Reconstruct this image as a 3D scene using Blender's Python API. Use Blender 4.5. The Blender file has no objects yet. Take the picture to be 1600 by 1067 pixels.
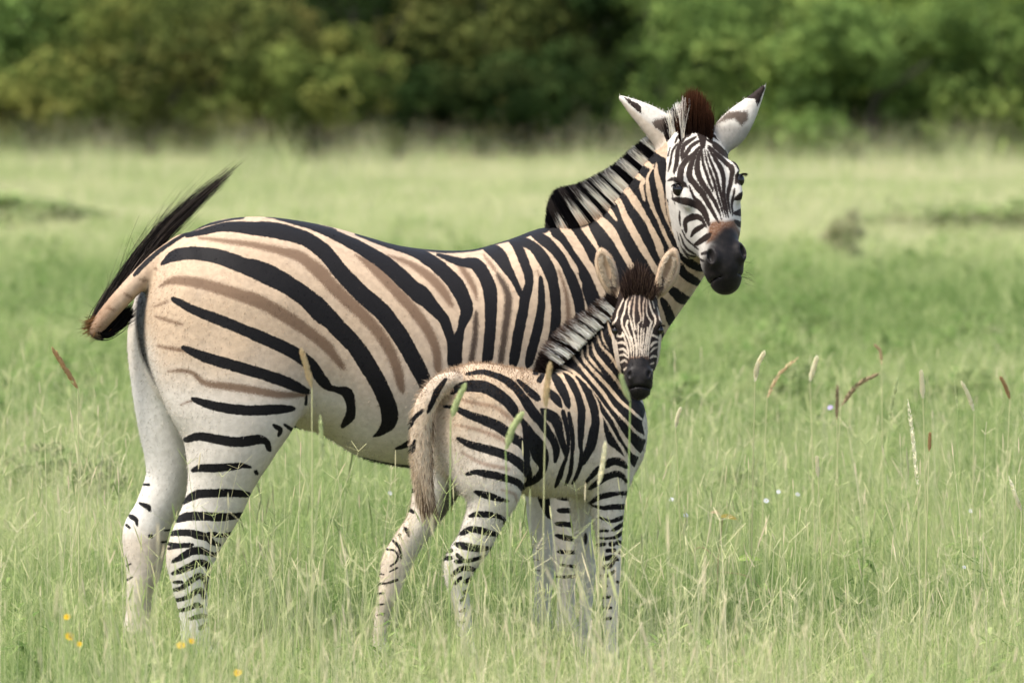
import bpy, math, random
import numpy as np
from mathutils import Vector

R = math.radians
random.seed(7)
rng = np.random.default_rng(11)
scene = bpy.context.scene
col = scene.collection

# ------------------------------------------------------------------ camera, sky, sun, exposure
CAM_H = 1.863          # eye height of somebody standing in an open vehicle
FPX = 9552.0           # focal length in pixels of the 1600 px wide picture
HORIZON = 140.0        # picture row of the horizon
cam_d = bpy.data.cameras.new('camera')
cam = bpy.data.objects.new('camera', cam_d)
col.objects.link(cam)
cam_d.sensor_width = 36.0
cam_d.lens = FPX / 1600.0 * 36.0
cam_d.clip_start = 0.5
cam_d.clip_end = 3000.0
cam.location = (0, 0, CAM_H)
cam.rotation_euler = (R(90) - math.atan((533.5 - HORIZON) / FPX), 0, 0)
cam_d.dof.use_dof = True
cam_d.dof.focus_distance = 19.45
cam_d.dof.aperture_fstop = 4.6
scene.camera = cam

SUN_EL, SUN_AZ = R(62), R(236)     # azimuth measured clockwise from +y
world = bpy.data.worlds.new('World')
scene.world = world
world.use_nodes = True
wn = world.node_tree.nodes
wl = world.node_tree.links
bg = wn['Background']
sky = wn.new('ShaderNodeTexSky')
sky.sky_type = 'NISHITA'
sky.sun_disc = False
sky.sun_elevation = SUN_EL
sky.sun_rotation = SUN_AZ
sky.dust_density = 4.0
sky.ozone_density = 0.6
wl.new(sky.outputs[0], bg.inputs[0])
bg.inputs[1].default_value = 0.13
sun_d = bpy.data.lights.new('sun', 'SUN')
sun_d.energy = 2.2
sun_d.angle = R(14)
sun_d.color = (1.0, 0.95, 0.87)
sun = bpy.data.objects.new('sun', sun_d)
col.objects.link(sun)
sd = Vector((math.sin(SUN_AZ) * math.cos(SUN_EL), math.cos(SUN_AZ) * math.cos(SUN_EL), math.sin(SUN_EL)))
sun.rotation_euler = (-sd).to_track_quat('-Z', 'Y').to_euler()
scene.view_settings.view_transform = 'Standard'
scene.view_settings.look = 'None'
scene.view_settings.exposure = 1.34
scene.view_settings.gamma = 1.0
scene.render.engine = 'CYCLES'
scene.cycles.max_bounces = 6
scene.cycles.transparent_max_bounces = 6
scene.cycles.use_denoising = True


# ------------------------------------------------------------------ small helpers
def tag(o, label=None, cat=None, group=None, kind=None):
    if label: o['label'] = label
    if cat: o['category'] = cat
    if group: o['group'] = group
    if kind: o['kind'] = kind
    return o


def empty(name, loc, rz=0.0):
    o = bpy.data.objects.new(name, None)
    o.empty_display_size = 0.2
    o.location = loc
    o.rotation_euler = (0, 0, rz)
    col.objects.link(o)
    return o


def mesh_obj(name, V, F, mat=None, parent=None, smooth=True, attrs=None):
    """V (n,3) array in the parent's frame, F (m,k) array of equal-sized faces."""
    V = np.asarray(V, dtype=np.float32)
    F = np.asarray(F, dtype=np.int32)
    me = bpy.data.meshes.new(name)
    n, (m, k) = len(V), F.shape
    me.vertices.add(n)
    me.vertices.foreach_set('co', V.ravel())
    me.loops.add(m * k)
    me.loops.foreach_set('vertex_index', F.ravel())
    me.polygons.add(m)
    me.polygons.foreach_set('loop_start', np.arange(0, m * k, k, dtype=np.int32))
    me.polygons.foreach_set('loop_total', np.full(m, k, dtype=np.int32))
    me.update(calc_edges=True)
    if smooth:
        me.polygons.foreach_set('use_smooth', np.ones(m, dtype=bool))
    for an, av in (attrs or {}).items():
        av = np.asarray(av, dtype=np.float32)
        if av.ndim == 1:
            a = me.attributes.new(an, 'FLOAT', 'POINT')
            a.data.foreach_set('value', av)
        else:
            a = me.attributes.new(an, 'FLOAT_COLOR', 'POINT')
            a.data.foreach_set('color', np.hstack([av, np.ones((n, 1), np.float32)]).ravel())
    if mat: me.materials.append(mat)
    o = bpy.data.objects.new(name, me)
    col.objects.link(o)
    if parent: o.parent = parent
    return o


class NT:
    """thin wrapper to write node trees tersely"""
    def __init__(self, name):
        self.mat = bpy.data.materials.new(name)
        self.mat.use_nodes = True
        self.n = self.mat.node_tree.nodes
        self.l = self.mat.node_tree.links
        self.bsdf = self.n['Principled BSDF']
        self.out = self.n['Material Output']

    def set(self, sock, v):
        if isinstance(v, bpy.types.NodeSocket): self.l.new(v, sock)
        else: sock.default_value = v

    def attr(self, name, fac=True):
        a = self.n.new('ShaderNodeAttribute'); a.attribute_name = name
        return a.outputs['Fac'] if fac else a.outputs['Color']

    def noise(self, scale, detail=3, vec=None, rough=0.55, kind='Fac'):
        a = self.n.new('ShaderNodeTexNoise')
        a.inputs['Scale'].default_value = scale
        a.inputs['Detail'].default_value = detail
        a.inputs['Roughness'].default_value = rough
        if vec is not None: self.l.new(vec, a.inputs['Vector'])
        return a.outputs[kind]

    def math(self, op, a, b=0.0, clamp=False):
        m = self.n.new('ShaderNodeMath'); m.operation = op; m.use_clamp = clamp
        self.set(m.inputs[0], a); self.set(m.inputs[1], b)
        return m.outputs[0]

    def ramp(self, v, a, b, c=0.0, d=1.0, smooth=True):
        m = self.n.new('ShaderNodeMapRange'); m.interpolation_type = 'SMOOTHSTEP' if smooth else 'LINEAR'
        self.set(m.inputs[0], v)
        for i, x in enumerate((a, b, c, d)): m.inputs[i + 1].default_value = x
        return m.outputs[0]

    def mix(self, f, a, b, mode='MIX'):
        m = self.n.new('ShaderNodeMix'); m.data_type = 'RGBA'; m.blend_type = mode
        self.set(m.inputs['Factor'], f)
        for s, v in ((m.inputs[6], a), (m.inputs[7], b)):
            if isinstance(v, tuple) and len(v) == 3: v = (*v, 1)
            self.set(s, v)
        return m.outputs[2]

    def coord(self, kind='Object'):
        return self.n.new('ShaderNodeTexCoord').outputs[kind]

    def scaled(self, vec, s):
        m = self.n.new('ShaderNodeMapping'); self.l.new(vec, m.inputs[0]); m.inputs['Scale'].default_value = s
        return m.outputs[0]

    def bump(self, h, strength, dist):
        b = self.n.new('ShaderNodeBump'); b.inputs['Strength'].default_value = strength; b.inputs['Distance'].default_value = dist
        self.l.new(h, b.inputs['Height']); self.l.new(b.outputs[0], self.bsdf.inputs['Normal'])


# ------------------------------------------------------------------ body modelling: smooth-blended limbs -> one skin
def catmull(A, n=4):
    A = np.asarray(A, float)
    if len(A) < 3: return A
    P = np.vstack([2 * A[0] - A[1], A, 2 * A[-1] - A[-2]])
    out = []
    t = np.linspace(0, 1, n, endpoint=False)[:, None]
    for i in range(1, len(P) - 2):
        p0, p1, p2, p3 = P[i - 1], P[i], P[i + 1], P[i + 2]
        out.append(0.5 * (2 * p1 + (p2 - p0) * t + (2 * p0 - 5 * p1 + 4 * p2 - p3) * t * t + (3 * p1 - p0 - 3 * p2 + p3) * t ** 3))
    out.append(A[-1:])
    return np.vstack(out)


def unit(v):
    v = np.asarray(v, float)
    return v / np.linalg.norm(v)


def smin(a, b, k):
    h = np.maximum(k - np.abs(a - b), 0) / k
    return np.minimum(a, b) - h * h * k * 0.25


MARG, FAR = 45.0, 70.0


class Tube:
    """limb along joints; node = (x, y, depth, radius in the plane, radius sideways). Model units, y down."""
    def __init__(self, nodes, L=(0, 1, 0), sub=7):
        A = catmull(np.array(nodes, float), sub)
        self.C = A[:, [0, 2, 1]]          # x, depth, y
        self.rn, self.rl = np.maximum(A[:, 3], 1.0), np.maximum(A[:, 4], 1.0)
        self.L = np.asarray(L, float)
        r = np.maximum(self.rn, self.rl)[:, None]
        self.lo, self.hi = (self.C - r).min(0), (self.C + r).max(0)

    def __call__(self, P):
        f = np.full(len(P), FAR)
        sel = np.nonzero(((P > self.lo - MARG) & (P < self.hi + MARG)).all(1))[0]
        if not len(sel): return f
        Q = P[sel]; g = np.full(len(sel), FAR)
        for i in range(len(self.C) - 1):
            a, b = self.C[i], self.C[i + 1]
            r = max(self.rn[i], self.rl[i], self.rn[i + 1], self.rl[i + 1]) + MARG
            lo, hi = np.minimum(a, b) - r, np.maximum(a, b) + r
            s = np.nonzero(((Q > lo) & (Q < hi)).all(1))[0]
            if not len(s): continue
            q = Q[s] - a
            ax = b - a; ln = np.linalg.norm(ax)
            if ln < 1e-6: continue
            ax = ax / ln
            t = np.clip(q @ ax / ln, 0, 1)
            q = q - t[:, None] * (ax * ln)
            L = self.L - ax * (self.L @ ax); L = L / np.linalg.norm(L)
            N = np.cross(L, ax)
            rn = self.rn[i] + t * (self.rn[i + 1] - self.rn[i]); rl = self.rl[i] + t * (self.rl[i + 1] - self.rl[i])
            ra = np.minimum(rn, rl)
            A_, N_, L_ = q @ ax, q @ N, q @ L
            k0 = np.sqrt((N_ / rn) ** 2 + (L_ / rl) ** 2 + (A_ / ra) ** 2)
            k1 = np.sqrt((N_ / rn ** 2) ** 2 + (L_ / rl ** 2) ** 2 + (A_ / ra ** 2) ** 2)
            g[s] = np.minimum(g[s], np.where(k0 < 0.05, -ra, k0 * (k0 - 1) / np.maximum(k1, 1e-6)))
        f[sel] = g
        return f


class Ell:
    """ellipsoid: centre (x, depth, y), radii along the three given axes"""
    def __init__(self, c, r, M=None):
        self.c, self.r = np.asarray(c, float), np.asarray(r, float)
        self.M = np.eye(3) if M is None else np.asarray(M, float)
        R_ = self.r.max(); self.lo, self.hi = self.c - R_, self.c + R_

    def __call__(self, P):
        f = np.full(len(P), FAR)
        s = np.nonzero(((P > self.lo - MARG) & (P < self.hi + MARG)).all(1))[0]
        if len(s):
            q = (P[s] - self.c) @ self.M.T
            k0 = np.linalg.norm(q / self.r, axis=1); k1 = np.linalg.norm(q / self.r ** 2, axis=1)
            f[s] = np.where(k0 < 0.05, -self.r.min(), k0 * (k0 - 1) / np.maximum(k1, 1e-6))
        return f


class Trunk:
    """torso: stations (x, top, bottom, half width) along an axis turned by yaw about xr; belly fuller than the back"""
    def __init__(self, st, xr, yaw, cap0, cap1):
        self.cap = (cap0, cap1)
        A = catmull(np.array(st, float), 6)
        self.x, self.top, self.bot, self.w = A.T
        self.xr, self.c, self.s = xr, math.cos(yaw), math.sin(yaw)
        wm = self.w.max()
        self.lo = np.array([self.x[0] - wm, -900, self.top.min()]); self.hi = np.array([self.x[-1] + wm, 900, self.bot.max()])

    def __call__(self, P):
        f = np.full(len(P), FAR)
        s = np.nonzero(((P > self.lo - MARG) & (P < self.hi + MARG)).all(1))[0]
        if not len(s): return f
        q = P[s]
        a = (q[:, 0] - self.xr) * self.c + q[:, 1] * self.s
        l = -(q[:, 0] - self.xr) * self.s + q[:, 1] * self.c
        xx = self.xr + a * self.c
        xc = np.clip(xx, self.x[0], self.x[-1])
        over = (xx - xc) / self.c
        top, bot, w = (np.interp(xc, self.x, v) for v in (self.top, self.bot, self.w))
        cz = top + (bot - top) * 0.53
        v = q[:, 2] - cz
        h = np.maximum(np.where(v < 0, cz - top, bot - cz), 1.0)
        w = np.maximum(w, 1.0)
        ra = np.where(over < 0, self.cap[0], self.cap[1])
        n = 2.25
        e = (np.abs(v / h) ** n + np.abs(l / w) ** n) ** (1 / n)
        k0 = np.sqrt(e * e + (over / ra) ** 2)
        g = np.sqrt((v / h ** 2) ** 2 + (l / w ** 2) ** 2 + (over / ra ** 2) ** 2)
        f[s] = np.where(k0 < 0.05, -ra, k0 * (k0 - 1) / np.maximum(g, 1e-6))
        return f


class Body:
    def __init__(self):
        self.parts = []      # (region, prim, k)
        self.cuts = []
        self.crisp = [6, 7, 8]

    def add(self, region, prim, k=18.0): self.parts.append((region, prim, k)); return prim
    def cut(self, prim, k=4.0): self.cuts.append((prim, k))

    def field(self, P):
        f = None
        for _, p, k in self.parts:
            g = p(P)
            f = g if f is None else smin(f, g, k)
        for p, k in self.cuts:
            f = -smin(-f, p(P), k)
        return f

    def regions(self, P):
        best = np.full(len(P), 1e9); lab = np.zeros(len(P), int)
        for r, p, _ in self.parts:
            g = p(P); m = g < best
            best[m] = g[m]; lab[m] = r
        return lab

    def skin(self, step, relax=14):
        B = 4
        cs = step * B
        lo = np.min([p.lo for _, p, _ in self.parts], 0); hi = np.max([p.hi for _, p, _ in self.parts], 0)
        for _, p, _ in self.parts:
            if isinstance(p, Trunk):
                lo[1] = max(lo[1], -290); hi[1] = min(hi[1], 260)
        lo -= 3 * cs; hi += 3 * cs
        nc = np.ceil((hi - lo) / cs).astype(int)
        ax = [lo[i] + (np.arange(nc[i]) + 0.5) * cs - 0.5 * step for i in range(3)]
        G = np.stack(np.meshgrid(*ax, indexing='ij'), -1).reshape(-1, 3)
        fc = self.field(G)
        vol = np.repeat(np.repeat(np.repeat(fc.reshape(nc).astype(np.float32), B, 0), B, 1), B, 2)
        act = np.nonzero(np.abs(fc) < cs * 1.9)[0]
        bi = np.stack(np.unravel_index(act, nc), 1) * B
        off = np.stack(np.meshgrid(*[np.arange(B)] * 3, indexing='ij'), -1).reshape(-1, 3)
        idx = (bi[:, None, :] + off[None]).reshape(-1, 3)
        val = self.field(lo + idx * step)
        vol[idx[:, 0], idx[:, 1], idx[:, 2]] = val
        neg = vol < 0
        nx, ny, nz = vol.shape
        cnt = np.zeros((nx - 1, ny - 1, nz - 1), np.uint8)
        for dx in (0, 1):
            for dy in (0, 1):
                for dz in (0, 1):
                    cnt += neg[dx:nx - 1 + dx, dy:ny - 1 + dy, dz:nz - 1 + dz]
        cells = np.argwhere((cnt > 0) & (cnt < 8))
        cid = np.full(cnt.shape, -1, np.int32)
        cid[cells[:, 0], cells[:, 1], cells[:, 2]] = np.arange(len(cells))
        cor = {(a, b, c): vol[cells[:, 0] + a, cells[:, 1] + b, cells[:, 2] + c] for a in (0, 1) for b in (0, 1) for c in (0, 1)}
        acc = np.zeros((len(cells), 3)); num = np.zeros(len(cells))
        for p in cor:
            for d in range(3):
                if p[d] == 0:
                    q = list(p); q[d] = 1; q = tuple(q)
                    a, b = cor[p], cor[q]
                    m = (a < 0) != (b < 0)
                    t = np.where(m, a / np.where(m, a - b, 1), 0)
                    pos = np.tile(np.array(p, float), (len(cells), 1)); pos[:, d] = t
                    acc += pos * m[:, None]; num += m
        V = lo + (cells + acc / num[:, None]) * step
        F = []
        for d in range(3):
            o1, o2 = [(1, 2), (2, 0), (0, 1)][d]
            sh = [slice(None)] * 3; sh2 = list(sh); sh[d] = slice(0, -1); sh2[d] = slice(1, None)
            A, Bn = neg[tuple(sh)], neg[tuple(sh2)]
            e = np.argwhere(A != Bn)
            e = e[(e[:, o1] > 0) & (e[:, o2] > 0)]
            e = e[(e < np.array(cnt.shape)).all(1)]
            inside_first = A[e[:, 0], e[:, 1], e[:, 2]]
            qd = []
            for s1, s2 in ((0, 0), (-1, 0), (-1, -1), (0, -1)):
                c = e.copy(); c[:, o1] += s1; c[:, o2] += s2
                qd.append(cid[c[:, 0], c[:, 1], c[:, 2]])
            qd = np.stack(qd, 1)
            qd[~inside_first] = qd[~inside_first][:, ::-1]
            F.append(qd)
        F = np.vstack(F)
        F = F[(F >= 0).all(1)]
        E = np.vstack([F[:, [0, 1]], F[:, [1, 2]], F[:, [2, 3]], F[:, [3, 0]]])
        for _ in range(1):                       # settle the vertices on the true surface
            f0 = self.field(V); h = 0.5
            g = np.stack([self.field(V + h * np.eye(3)[i]) - f0 for i in range(3)], 1) / h
            V = V - np.clip(f0 / np.maximum((g * g).sum(1), 0.2), -step, step)[:, None] * g
        lab = self.regions(V)
        deg = np.bincount(E.ravel(), minlength=len(V))[:, None]
        soft = np.where(np.isin(lab, self.crisp), 0.12, 0.5)[:, None]
        for it in range(relax):                    # even out the seams between muscles
            acc = np.stack([np.bincount(E[:, 0], V[E[:, 1], i], len(V)) + np.bincount(E[:, 1], V[E[:, 0], i], len(V)) for i in range(3)], 1)
            V = V + soft * (acc / deg - V)
        return V, F, lab


# ------------------------------------------------------------------ coat pattern: strokes on the flank, measured in model units
def strokes(ox, oy, sc, txt, taper=True):
    """one stroke per line: x y width triples, read off an enlargement with origin ox,oy and scale sc"""
    out = []
    for ln in txt.strip().splitlines():
        ln = ln.split('#')[0].strip()
        if not ln: continue
        a = np.array([float(v) for v in ln.replace(',', ' ').split()]).reshape(-1, 3)
        a[:, 0] = a[:, 0] / sc + ox; a[:, 1] = a[:, 1] / sc + oy; a[:, 2] /= sc
        if len(a) == 1: a = np.vstack([a, a + [0.5, 0, 0]])
        if taper and len(a) > 2:                 # stripes run out to a point instead of ending round
            e0, e1 = unit(a[0, :2] - a[1, :2]), unit(a[-1, :2] - a[-2, :2])
            a = np.vstack([[*(a[0, :2] + e0 * a[0, 2] * 0.9), a[0, 2] * 0.12], a, [*(a[-1, :2] + e1 * a[-1, 2] * 0.9), a[-1, 2] * 0.12]])
        out.append(catmull(a, 4))
    return out


def sdf_strokes(X, Y, st, cap=9.0):
    d = np.full(len(X), cap); who = np.full(len(X), -1)
    for si, a in enumerate(st):
        r = a[:, 2].max() / 2 + cap
        S = np.nonzero((X > a[:, 0].min() - r) & (X < a[:, 0].max() + r) & (Y > a[:, 1].min() - r) & (Y < a[:, 1].max() + r))[0]
        if not len(S): continue
        x, y = X[S], Y[S]; g = np.full(len(S), cap)
        for (x0, y0, w0), (x1, y1, w1) in zip(a[:-1], a[1:]):
            dx, dy = x1 - x0, y1 - y0
            t = np.clip(((x - x0) * dx + (y - y0) * dy) / max(dx * dx + dy * dy, 1e-9), 0, 1)
            g = np.minimum(g, np.hypot(x - x0 - t * dx, y - y0 - t * dy) - 0.5 * (w0 + t * (w1 - w0)))
        m = g < d[S]
        d[S[m]] = g[m]; who[S[m]] = si
    return d, who


def sdf_poly(X, Y, poly, cap=12.0):
    P = np.asarray(poly, float)
    ins = np.zeros(len(X), bool); d = np.full(len(X), 1e9)
    for (x0, y0), (x1, y1) in zip(P, np.roll(P, -1, 0)):
        dx, dy = x1 - x0, y1 - y0
        t = np.clip(((X - x0) * dx + (Y - y0) * dy) / max(dx * dx + dy * dy, 1e-9), 0, 1)
        d = np.minimum(d, np.hypot(X - x0 - t * dx, Y - y0 - t * dy))
        c = ((y0 > Y) != (y1 > Y))
        with np.errstate(divide='ignore', invalid='ignore'):
            xi = (x1 - x0) * (Y - y0) / (y1 - y0) + x0
        ins ^= c & (X < xi)
    return np.clip(np.where(ins, -d, d), -cap, cap)


def poly(ox, oy, sc, *pts):
    return [(x / sc + ox, y / sc + oy) for x, y in pts]


def sstep(x, a, b):
    t = np.clip((x - a) / (b - a), 0, 1)
    return t * t * (3 - 2 * t)

# ------------------------------------------------------------------ the place: meadow, bushes, grass
def ground_y(row): return FPX * CAM_H / (row - HORIZON)          # distance of a ground point seen at that picture row


def at(px, row, Y):                                               # picture point at distance Y -> metres
    return Vector(((px - 800) * Y / FPX, Y, CAM_H - (row - HORIZON) * Y / FPX))


# ground: one sheet to beyond the horizon, gently uneven where it is near
g = NT('meadow_soil')
pos = g.n.new('ShaderNodeNewGeometry').outputs['Position']
c = g.mix(g.ramp(g.noise(0.35, 5, pos), 0.35, 0.65), (0.065, 0.075, 0.030), (0.15, 0.14, 0.07))
c = g.mix(g.ramp(g.noise(14, 4, pos), 0.4, 0.7), c, (0.09, 0.11, 0.04))
g.l.new(c, g.bsdf.inputs['Base Color']); g.bsdf.inputs['Roughness'].default_value = 0.95
g.bump(g.noise(22, 5, pos), 0.8, 0.05)
gx = np.concatenate([[-1500, -400, -120], np.linspace(-60, 60, 61), [120, 400, 1500]])
gy = np.concatenate([[-200, -40], np.linspace(0, 200, 101), [260, 400, 900, 2600]])
GX, GY = np.meshgrid(gx, gy, indexing='ij')
def ground_z(x, y):
    return 0.035 * np.sin(0.31 * x + 0.13 * y) * sstep(y, 26, 60) + 0.05 * np.sin(0.11 * x - 0.07 * y + 1) * sstep(y, 30, 90)
gv = np.stack([GX, GY, ground_z(GX, GY)], -1).reshape(-1, 3)
ni, nj = GX.shape
ii, jj = np.meshgrid(np.arange(ni - 1), np.arange(nj - 1), indexing='ij')
gf = np.stack([ii * nj + jj, (ii + 1) * nj + jj, (ii + 1) * nj + jj + 1, ii * nj + jj + 1], -1).reshape(-1, 4)
tag(mesh_obj('ground', gv, gf, g.mat), 'grassy savanna ground reaching to the bushes', 'ground', kind='structure')


# --- leaves and bark
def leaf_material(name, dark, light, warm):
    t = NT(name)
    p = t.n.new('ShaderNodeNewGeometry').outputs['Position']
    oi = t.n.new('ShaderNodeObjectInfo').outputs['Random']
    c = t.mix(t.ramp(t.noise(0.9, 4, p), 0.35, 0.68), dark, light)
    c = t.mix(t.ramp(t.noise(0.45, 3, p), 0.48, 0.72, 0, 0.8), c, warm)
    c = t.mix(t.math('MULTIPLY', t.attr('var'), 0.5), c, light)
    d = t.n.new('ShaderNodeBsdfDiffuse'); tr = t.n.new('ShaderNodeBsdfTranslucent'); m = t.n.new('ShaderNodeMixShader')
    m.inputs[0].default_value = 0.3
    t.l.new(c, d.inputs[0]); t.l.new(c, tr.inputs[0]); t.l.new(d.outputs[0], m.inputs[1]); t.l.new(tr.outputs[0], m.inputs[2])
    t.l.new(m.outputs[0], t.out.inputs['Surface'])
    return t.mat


bk = NT('bark')
bc = bk.mix(bk.noise(6, 4, bk.coord()), (0.018, 0.015, 0.011), (0.05, 0.04, 0.03))
bk.l.new(bc, bk.bsdf.inputs['Base Color']); bk.bsdf.inputs['Roughness'].default_value = 0.9
bk.bump(bk.noise(25, 4, bk.coord()), 0.6, 0.02)


def crown_mesh(seed, w, hgt, base, clumps, leaves, lsize):
    """irregular crown of leaf clumps round an uneven dome; leaves are small bent blades"""
    r = np.random.default_rng(seed)
    V, F, var = [], [], []
    n = 0
    for _ in range(clumps):
        th = r.uniform(0, 2 * np.pi); u = r.uniform(-1.0, 1.0)
        rad = r.uniform(0.65, 1.0) if r.random() < 0.8 else r.uniform(0.2, 0.6)
        lump = 1 + 0.22 * math.sin(3 * th + seed) + 0.15 * math.sin(5 * th + 2 * u + seed)
        wp = math.sqrt(1 - min(0.98, u * u)) if u > 0 else 1 - 0.2 * u * u
        cx = math.cos(th) * wp * w / 2 * rad * lump
        cy = math.sin(th) * wp * w / 2 * rad * lump
        cz = base + 0.3 + (hgt - base - 0.3) * (0.5 + 0.5 * u * (rad if u > 0 else 1) * (0.8 + 0.2 * lump))
        cr = r.uniform(0.45, 1.05) * w / 6.0
        L = int(leaves * (cr / (w / 6.0)) ** 2 * 2.2)
        d = r.normal(size=(L, 3)); d /= np.linalg.norm(d, axis=1)[:, None]
        p = np.array([cx, cy, cz]) + d * cr * np.array([1.15, 1.15, 0.75]) * r.uniform(0.55, 1.08, (L, 1))
        a = unit_rows(r.normal(size=(L, 3)) + d * 0.2); nrm = unit_rows(d + 0.7 * r.normal(size=(L, 3)) + [0, 0, 0.5])
        b = unit_rows(np.cross(nrm, a)); a = np.cross(b, nrm)
        s = lsize * r.uniform(0.6, 1.35, (L, 1))
        q = np.stack([p - a * s, p + b * s * 0.42, p + a * s, p - b * s * 0.42], 1)
        V.append(q.reshape(-1, 3)); F.append(np.arange(4 * L).reshape(-1, 4) + n); n += 4 * L
        var.append(np.repeat(np.clip(r.normal(0.3, 0.25) + r.normal(0, 0.25, L), 0, 1), 4))
    return np.vstack(V), np.vstack(F), np.concatenate(var)


def unit_rows(a): return a / np.maximum(np.linalg.norm(a, axis=1), 1e-9)[:, None]


def branch_tube(paths, sides=7):
    V, F = [], []; n = 0
    for pts in paths:
        pts = np.array(pts, float)
        C_, r_ = catmull(pts[:, :3], 4), catmull(pts[:, 3:4], 4)[:, 0]
        T = unit_rows(np.gradient(C_, axis=0))
        A_ = unit_rows(np.cross(T, np.array([0.31, 0.87, 0.12]))); B_ = np.cross(T, A_)
        an = np.linspace(0, 2 * np.pi, sides, endpoint=False)
        ring = C_[:, None] + r_[:, None, None] * (np.cos(an)[None, :, None] * A_[:, None] + np.sin(an)[None, :, None] * B_[:, None])
        V.append(ring.reshape(-1, 3)); m = len(C_)
        i, j = np.meshgrid(np.arange(m - 1), np.arange(sides), indexing='ij')
        F.append(np.stack([i * sides + j, i * sides + (j + 1) % sides, (i + 1) * sides + (j + 1) % sides, (i + 1) * sides + j], -1).reshape(-1, 4) + n)
        n += m * sides
    return np.vstack(V), np.vstack(F)


def trunk_paths(seed, hgt, w):
    r = np.random.default_rng(seed + 50)
    out = []
    for k in range(3):
        a = k * 2.1 + r.uniform(-0.4, 0.4)
        e = w * 0.24
        out.append([(0.12 * math.cos(a), 0.12 * math.sin(a), -0.1, 0.15), (0.25 * e * math.cos(a), 0.25 * e * math.sin(a), hgt * 0.2, 0.12),
                    (0.7 * e * math.cos(a + .2), 0.7 * e * math.sin(a + .2), hgt * 0.45, 0.08), (e * math.cos(a), e * math.sin(a), hgt * 0.78, 0.03)])
        out.append([(0.6 * e * math.cos(a + .2), 0.6 * e * math.sin(a + .2), hgt * 0.4, 0.07), (1.1 * e * math.cos(a + .9), 1.1 * e * math.sin(a + .9), hgt * 0.55, 0.045), (1.5 * e * math.cos(a + 1.1), 1.5 * e * math.sin(a + 1.1), hgt * 0.65, 0.02)])
    return out


CROWNS = []
for k, (w, hg, ba) in enumerate([(6.5, 6.0, 0.25), (7.5, 7.0, 0.3), (5.0, 4.4, 0.1), (6.0, 8.0, 0.5)]):
    CROWNS.append((w, hg) + crown_mesh(20 + k, w, hg, ba, 56, 78, 0.17) + branch_tube(trunk_paths(k, hg, w)))
LEAF = {
    'olive': leaf_material('olive_leaves', (0.0345, 0.0552, 0.0149), (0.1782, 0.2242, 0.0575), (0.2357, 0.2127, 0.0575)),
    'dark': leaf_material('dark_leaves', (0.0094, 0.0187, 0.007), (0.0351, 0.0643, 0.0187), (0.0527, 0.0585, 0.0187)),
    'brown': leaf_material('browning_leaves', (0.0286, 0.044, 0.0132), (0.1265, 0.1485, 0.0418), (0.176, 0.143, 0.0462)),
    'green': leaf_material('green_leaves', (0.0408, 0.072, 0.0216), (0.186, 0.282, 0.0744), (0.234, 0.282, 0.078)),
    'bright': leaf_material('bright_leaves', (0.0945, 0.1522, 0.0357), (0.3675, 0.4935, 0.105), (0.42, 0.462, 0.1155)),
}
SHARED = {}


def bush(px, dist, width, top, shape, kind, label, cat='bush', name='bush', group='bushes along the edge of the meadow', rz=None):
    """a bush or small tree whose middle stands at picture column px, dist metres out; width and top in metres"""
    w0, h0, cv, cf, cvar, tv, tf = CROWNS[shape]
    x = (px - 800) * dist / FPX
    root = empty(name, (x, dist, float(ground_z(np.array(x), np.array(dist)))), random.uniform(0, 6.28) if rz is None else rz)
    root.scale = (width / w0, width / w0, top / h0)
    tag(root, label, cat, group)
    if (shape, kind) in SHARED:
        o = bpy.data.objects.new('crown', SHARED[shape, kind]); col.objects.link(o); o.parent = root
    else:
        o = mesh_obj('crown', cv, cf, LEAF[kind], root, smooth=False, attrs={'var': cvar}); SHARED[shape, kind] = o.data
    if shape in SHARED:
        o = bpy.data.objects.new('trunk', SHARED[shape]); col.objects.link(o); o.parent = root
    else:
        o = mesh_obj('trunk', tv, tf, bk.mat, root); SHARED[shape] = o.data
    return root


BUSHES = [
    (-40, 150, 6.0, 5.6, 0, 'green', 'dull green bush at the left edge of the picture'),
    (95, 156, 5.0, 6.2, 3, 'olive', 'olive green bush second from the left edge of the meadow'),
    (235, 149, 5.2, 5.0, 1, 'olive', 'yellowish olive bush above and left of the raised zebra tail'),
    (375, 146, 5.0, 4.4, 0, 'brown', 'browning rounded bush straight above the raised zebra tail'),
    (500, 144, 3.4, 3.3, 2, 'olive', 'low yellowish bush bulging out of the tree line over the zebra rump'),
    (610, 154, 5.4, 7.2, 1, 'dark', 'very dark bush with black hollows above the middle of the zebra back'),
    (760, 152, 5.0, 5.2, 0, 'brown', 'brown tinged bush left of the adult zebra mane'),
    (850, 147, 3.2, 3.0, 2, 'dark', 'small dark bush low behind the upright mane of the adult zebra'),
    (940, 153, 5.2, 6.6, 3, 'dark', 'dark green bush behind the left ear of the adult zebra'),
    (1080, 151, 4.8, 5.4, 1, 'green', 'mid green bush directly behind the adult zebra head'),
    (1215, 149, 5.0, 4.6, 0, 'green', 'mid green rounded bush just right of the adult zebra ears'),
    (1350, 147, 4.6, 4.0, 2, 'green', 'low broad green bush in the right part of the tree line'),
    (1475, 150, 5.0, 4.6, 1, 'green', 'green bush second from the right edge of the meadow'),
    (1610, 148, 5.4, 5.4, 0, 'green', 'green bush at the right edge of the picture'),
    (165, 153, 4.4, 2.6, 2, 'brown', 'low brownish bush filling the gap left of the raised tail'),
    (655, 149, 4.2, 2.4, 2, 'dark', 'low black looking bush filling the gap over the middle of the back'),
    (20, 147, 3.6, 2.4, 2, 'olive', 'low olive bush in the bottom corner of the tree line at left'),
]
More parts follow.
